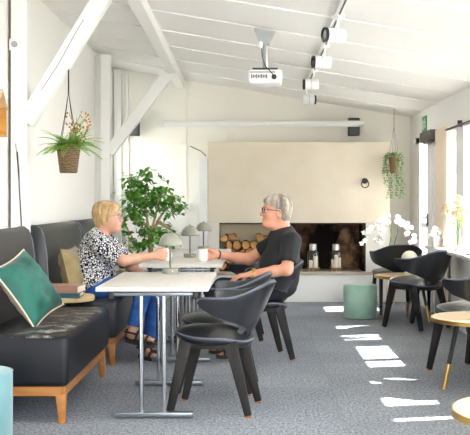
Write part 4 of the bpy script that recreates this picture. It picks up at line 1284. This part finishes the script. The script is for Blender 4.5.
# ---- person in black (faces -x), on the third chair
mp = empty('person', (.12, 7.76, 0), 0, 'person with short grey hair in black t-shirt, seated, reaching for a mug', 'person')
s = SDF()
HC = V3(.162, 7.74, 1.147)
T, R = head(s, HC, -1, 1.06, pitch=.08, yaw=0.14, jowl=1)
nk = V3(.205, 7.75, 1.0)
s.cone(HC + V3(.035, 0, -.05), nk, .062, .068, .03)
s.ell((.225, 7.76, .90), (.105, .17, .13), None, .05)
s.ell((.20, 7.76, .72), (.135, .17, .17), None, .06)
s.ell((.17, 7.76, .58), (.14, .175, .105), None, .06)
shN, shF = V3(.265, 7.565, .925), V3(.20, 7.945, .93)
elN, elF = V3(.235, 7.455, .715), V3(-.06, 8.01, .758)
wrN, wrF = V3(-.035, 7.50, .678), V3(-.315, 7.895, .805)
s.cone(shN, elN, .056, .046, .03); s.chain([elN, elN.lerp(wrN, .35), wrN], [.045, .043, .028], .02)
s.cone(shF, elF, .056, .044, .03); s.chain([elF, elF.lerp(wrF, .35), wrF], [.044, .042, .028], .02)
hand(s, wrN, (-1, .06, -.16), (0.05, .15, -1), (0, 1, 0), (.25, .3, .25), 1.05)
hand(s, wrF, (-1, -.25, -.02), (-.2, -1, 0), (0, 0, 1), (.55, .75, .5), 1.05, thumb=(.75, .45, .5))
hipN, hipF = V3(.14, 7.66, .545), V3(.14, 7.87, .545)
knN, knF = V3(-.27, 7.62, .545), V3(-.27, 7.88, .545)
anN, anF = V3(-.13, 7.72, .09), V3(-.2, 7.97, .09)
for h_, k_, a_ in ((hipN, knN, anN), (hipF, knF, anF)):
    s.cone(h_, k_, .075, .055, .04); s.chain([k_, k_.lerp(a_, .3), a_], [.052, .05, .034], .02)
    s.cone(a_ + V3(.02, 0, -.045), a_ + V3(-.13, -.01, -.06), .032, .022, .03)
    for j in range(5): s.cone(a_ + V3(-.12, -.03 + j * .014, -.06), a_ + V3(-.165 + abs(j - 3) * .005, -.034 + j * .016, -.066), .011, .009, .006)
body = s.build('body', M['skin2'], mp, .0045)
# t-shirt
s = SDF()
s.ell((.225, 7.76, .90), (.122, .186, .142), None, .05)
s.ell((.19, 7.76, .73), (.165, .19, .17), None, .06)
s.ell((.17, 7.76, .60), (.165, .195, .11), None, .06)
s.cone((.20, 7.755, .95), (.212, 7.755, 1.0), .1, .078, .04)
def cutcone(s, a, b, ra, rb, k=.04): s.cone(a, b, ra, rb, k)
eN = shN.lerp(elN, .66); eF = shF.lerp(elF, .55)
s.cone(shN + V3(.01, .02, 0), eN, .08, .073, .04); s.cone(shF, eF, .077, .07, .04)
# flat sleeve hems and the neck opening
dN = (elN - shN).normalized(); dF = (elF - shF).normalized()
s.ell(eN + dN * .075, (.085, .085, .062), dN.to_track_quat('Z', 'Y').to_matrix(), .008, True)
s.ell(eF + dF * .075, (.085, .085, .062), dF.to_track_quat('Z', 'Y').to_matrix(), .008, True)
s.cone(HC + V3(.03, 0, -.05), (.2, 7.75, 1.02), .08, .075, .008, True)
s.ell((.06, 7.79, .765), (.03, .012, .1), None, .03, True)
s.build('t_shirt', M['tee'], mp, .005)
s = SDF()
s.ell((.17, 7.76, .56), (.155, .19, .1), None, .05)
for h_, k_, a_ in ((hipN, knN, anN), (hipF, knF, anF)):
    s.cone(h_, k_, .092, .072, .04); s.cone(k_, k_.lerp(a_, .9), .07, .058, .03)
    dd = (a_ - k_).normalized(); s.ell(a_ + dd * .03, (.09, .09, .06), dd.to_track_quat('Z', 'Y').to_matrix(), .006, True)
s.build('trousers', M['trouser'], mp, .006)
# hair
s = SDF()
def hair_ell(c, r, k=.02, sub=False): s.ell(T(*c), tuple(x * 1.05 for x in r), R, k, sub)
hair_ell((-.018, 0, .044), (.102, .082, .09)); hair_ell((-.045, 0, -.01), (.068, .079, .078)); hair_ell((.05, 0, .082), (.054, .068, .032), .03); hair_ell((.055, -.028, .072), (.036, .044, .03), .03); hair_ell((.0, 0, .106), (.074, .062, .034), .03)
locks(s, T, 1.0, 4, 40, (-.014, 0, .04), (.1, .083, .098), .95, 2.1, .009)
hair_ell((.095, 0, -.02), (.06, .11, .072), .012, True)
hair_ell((.03, 0, -.085), (.085, .12, .07), .012, True)
for y in (-1, 1): hair_ell((.0, y * .09, -.012), (.026, .03, .036), .008, True)
s.build('hair', M['greyh'], mp, .004, 1)
face_bits(mp, T, R, 1.06, M['blackm'], .0028)
bs = Vector(mp.location)
def band(root, c, d, r, w, m, name, lab=None, face=None):
    b = MB(); Rm = Vector(d).normalized().to_track_quat('Z', 'Y').to_matrix().to_4x4()
    b.lathe([(r - .003, -w / 2), (r, -w / 2), (r + .003, 0), (r, w / 2), (r - .003, w / 2)], Vector(c) - Vector(root.location), 24, Rm)
    if face is not None:
        fd = Vector(face).normalized(); b.lathe([(0, 0), (.017, 0), (.017, .006), (.014, .008), (0, .008)], Vector(c) + fd * r - Vector(root.location), 18, fd.to_track_quat('Z', 'Y').to_matrix().to_4x4())
    o = b.build(name, m, root)
    if lab: o['label'] = lab
band(mp, wrN.lerp(elN, .08), elN - wrN, .0335, .012, M['brass'], 'wristwatch', 'gold wristwatch', (-.1, -.6, 1))
band(mp, wrF.lerp(elF, .06), elF - wrF, .033, .012, M['blackm'], 'bracelet', 'black bracelet')
def sandal(root, a, toe, name='sandal', up=V3(0, 0, 1), wid=.092, L=None):
    """sole under ankle a towards toe"""
    base = Vector(root.location); a, toe = Vector(a), Vector(toe)
    f = (toe - a); Ln = f.length; f.normalize(); sd = f.cross(up).normalized(); u = sd.cross(f)
    heel = a - f * .05
    b = MB(); n = 14; outl = []
    tot = Ln + .07
    for k in range(n + 1):
        x = k / n; ww = wid / 2 * (.72 + .32 * math.sin(x * PI * .9)) * math.sqrt(max(.05, 1 - (2 * x - 1) ** 8)); outl.append((x * tot, ww))
    poly = [(x, w_) for x, w_ in outl] + [(x, -w_) for x, w_ in outl[::-1]]
    Mx = Matrix((f, sd, u)).transposed().to_4x4(); Mx.translation = heel - base
    b.prism(poly, -.026, 0, Mx); o = b.build(name, M['sole'], root)
    b = MB()
    for x, hgt in ((.72, .045), (.42, .075)):
        c = heel + f * tot * x
        b.tube([c + sd * (wid * .48 * math.cos(q)) + u * (hgt * math.sin(q)) - base for q in np.linspace(0, PI, 12)], .011, 8)
    b.tube([heel + f * tot * .42 + u * .06 + sd * wid * .45 - base, heel + u * .055 + sd * .03 - base, heel - f * .004 + u * .058 - base, heel + u * .055 - sd * .03 - base, heel + f * tot * .42 + u * .06 - sd * wid * .45 - base], .008, 6)
    b.build('strap', M['sandal'], o)
for a_ in (anN, anF): sandal(mp, a_ + V3(.02, 0, -.062), a_ + V3(-.165, -.008, -.062))

# ---- person in spotted shirt (faces +x), on second sofa
wp = empty('person', (-1.25, 7.78, 0), 0, 'person with blond hair and spotted shirt, seated on the second sofa in jeans', 'person')
s = SDF()
HC = V3(-1.172, 7.76, 1.098)
T, R = head(s, HC, 1, 1.03, pitch=-.1, yaw=-.22)
nk = V3(-1.225, 7.77, .97)
s.cone(HC + V3(-.025, 0, -.05), nk, .055, .062, .03)
s.ell((-1.25, 7.78, .87), (.1, .155, .13), None, .05)
s.ell((-1.27, 7.78, .72), (.12, .155, .15), None, .06)
s.ell((-1.27, 7.78, .60), (.13, .17, .1), None, .06)
shN, shF = V3(-1.215, 7.60, .90), V3(-1.2, 7.95, .90)
elN, elF = V3(-1.025, 7.575, .775), V3(-1.02, 8.0, .70)
wrN, wrF = V3(-.812, 7.74, .806), V3(-.9, 7.87, .64)
s.cone(shN, elN, .05, .042, .03); s.chain([elN, elN.lerp(wrN, .35), wrN], [.042, .039, .026], .02)
s.cone(shF, elF, .05, .042, .03); s.chain([elF, elF.lerp(wrF, .35), wrF], [.042, .039, .026], .02)
hand(s, wrN, (1, .3, .05), (-.3, 1, 0), (0, 0, 1), (.75, .95, .6), 1.0, thumb=(.7, .45, .6))
hand(s, wrF, (.9, -.2, -.45), (-.4, 0, -1), (0, -1, 0), (.3, .35, .3), .98)
hipN, hipF = V3(-1.24, 7.68, .555), V3(-1.24, 7.88, .555)
knN, knF = V3(-.86, 7.62, .575), V3(-.80, 7.88, .575)
anN, anF = V3(-.945, 7.56, .255), V3(-.84, 7.72, .09)
s.cone(hipN, knN, .075, .055, .04); s.chain([knN, knN.lerp(anN, .35), anN], [.052, .05, .033], .02)
s.cone(hipF, knF, .075, .055, .04); s.chain([knF, knF.lerp(anF, .3), anF], [.052, .05, .033], .02)
FN0, FN1 = anN + V3(-.015, -.01, -.045), anN + V3(.13, -.06, -.075)
FF0, FF1 = anF + V3(-.045, -.01, -.05), anF + V3(.06, -.13, -.062)
for p0, p1 in ((FN0, FN1), (FF0, FF1)):
    s.cone(p0, p1, .032, .021, .03)
    fd = (p1 - p0).normalized(); sd = fd.cross(V3(0, 0, 1)).normalized()
    for j in range(5): s.cone(p1 - fd * .01 + sd * (j - 2) * .013, p1 + fd * (.035 - abs(j - 3) * .004) + sd * (j - 2) * .0145, .0105, .0088, .006)
s.cone(anN, FN0, .033, .032, .02); s.cone(anF, FF0, .033, .032, .02)
s.build('body', M['skin1'], wp, .0045)
s = SDF()
s.ell((-1.262, 7.78, .865), (.135, .18, .148), None, .05)
s.ell((-1.285, 7.78, .73), (.165, .19, .16), None, .06)
s.ell((-1.285, 7.78, .61), (.172, .2, .13), None, .06)
s.cone((-1.235, 7.775, .92), (-1.228, 7.772, .975), .095, .075, .04)
eN = shN.lerp(elN, .72); eF = shF.lerp(elF, .75)
s.cone(shN, eN, .078, .078, .04); s.cone(shF, eF, .076, .074, .04)
dN = (elN - shN).normalized(); dF = (elF - shF).normalized()
s.ell(eN + dN * .085, (.1, .1, .065), dN.to_track_quat('Z', 'Y').to_matrix(), .008, True)
s.ell(eF + dF * .085, (.1, .1, .065), dF.to_track_quat('Z', 'Y').to_matrix(), .008, True)
s.cone(HC + V3(-.02, 0, -.06), (-1.21, 7.77, .985), .072, .068, .008, True)
s.build('shirt', M['spots'], wp, .005)
s = SDF()
s.ell((-1.26, 7.78, .57), (.145, .185, .095), None, .05)
for h_, k_, a_, fr in ((hipN, knN, anN, .93), (hipF, knF, anF, .9)):
    s.cone(h_, k_, .088, .07, .04); s.cone(k_, k_.lerp(a_, fr), .068, .056, .03)
    dd = (a_ - k_).normalized(); s.ell(k_.lerp(a_, fr) + dd * .055, (.09, .09, .055), dd.to_track_quat('Z', 'Y').to_matrix(), .006, True)
s.build('jeans', M['jeans'], wp, .0055)
s = SDF()
def hair_ell(c, r, k=.02, sub=False): s.ell(T(*c), tuple(x * 1.02 for x in r), R, k, sub)
hair_ell((-.02, 0, .042), (.106, .086, .092)); hair_ell((-.045, 0, -.012), (.066, .08, .07)); hair_ell((.04, 0, .085), (.058, .07, .036), .03); hair_ell((.056, .0, .072), (.034, .06, .026), .03); hair_ell((-.03, 0, .095), (.078, .068, .044), .03)
for y in (-1, 1): hair_ell((.004, y * .072, .0), (.034, .02, .05), .02)
locks(s, T, 1.0, 2, 40, (-.018, 0, .038), (.095, .083, .097), 1.0, 2.0)
hair_ell((.105, 0, -.02), (.066, .12, .07), .012, True)
hair_ell((.092, 0, -.06), (.074, .12, .085), .012, True)
hair_ell((.0, 0, -.122), (.16, .14, .06), .014, True)
s.build('hair', M['blond'], wp, .004, 1)
face_bits(wp, T, R, 1.03, M['steel'], .002)
sandal(wp, FN0 + V3(0, 0, -.034), FN1 + (FN1 - FN0).normalized() * .03 + V3(0, 0, -.03), up=V3(.1, -.15, 1).normalized())
sandal(wp, FF0 + V3(0, 0, -.012), FF1 + (FF1 - FF0).normalized() * .03 + V3(0, 0, -.0), up=V3(0, 0, 1))

# ------------------------------------------------------------------ light
w = bpy.data.worlds.new('world'); scene.world = w; w.use_nodes = True
nt = w.node_tree; bg = nt.nodes['Background']
tc = nt.nodes.new('ShaderNodeTexCoord'); sx = nt.nodes.new('ShaderNodeSeparateXYZ'); rmp = nt.nodes.new('ShaderNodeValToRGB')
nt.links.new(tc.outputs['Generated'], sx.inputs[0]); nt.links.new(sx.outputs['Z'], rmp.inputs[0])
rmp.color_ramp.elements[0].position = 0; rmp.color_ramp.elements[0].color = (1, .985, .96, 1)
rmp.color_ramp.elements[1].position = .7; rmp.color_ramp.elements[1].color = (.78, .88, 1, 1)
nt.links.new(rmp.outputs[0], bg.inputs['Color']); bg.inputs['Strength'].default_value = 6.0
sun = bpy.data.lights.new('sun', 'SUN'); sun.energy = 17; sun.angle = .0093; sun.color = (1, .95, .88)
so = bpy.data.objects.new('sun', sun); COL.objects.link(so)
SUNK = .9
so.rotation_euler = Vector((-SUNK, -SUNK * .2, -1)).to_track_quat('-Z', 'Y').to_euler()
for i, y in enumerate(SPY):
    l = bpy.data.lights.new('spotlight_beam', 'SPOT'); l.energy = 10 if i < 3 else 6; l.spot_size = 1.9; l.spot_blend = .8; l.shadow_soft_size = .04; l.color = (1, .93, .84)
    o = bpy.data.objects.new('spotlight_beam', l); COL.objects.link(o)
    sgn = -1 if i < 3 else 1
    o.location = ((.53 if i < 3 else .585) + sgn * .1, y, zt - .17); o.rotation_euler = Vector((sgn, -.2 if i < 3 else .2, -.75)).to_track_quat('-Z', 'Y').to_euler()
def portal(name, loc, rot, sx_, sy_):
    l = bpy.data.lights.new(name, 'AREA'); l.shape = 'RECTANGLE'; l.size = sx_; l.size_y = sy_; l.cycles.is_portal = True
    o = bpy.data.objects.new(name, l); COL.objects.link(o); o.location = loc; o.rotation_euler = rot
portal('window_portal', (XR + .14, 5.25, (WZ0 + WZ1) / 2), (0, PI / 2, 0), WZ1 - WZ0, 10.5)
portal('left_portal', (XL - .17, 11.91, 1.745), (0, -PI / 2, 0), .95, .78)
portal('door_portal', (XR + .14, 11.43, 1.0), (0, PI / 2, 0), 2.0, 1.1)
portal('end_portal', (1.0, -.6, 1.25), (PI / 2, 0, 0), 2.0, 2.6)
scene.view_settings.view_transform = 'Standard'; scene.view_settings.look = 'None'; scene.view_settings.gamma = 1
scene.view_settings.use_curve_mapping = False
scene.view_settings.exposure = 1.08
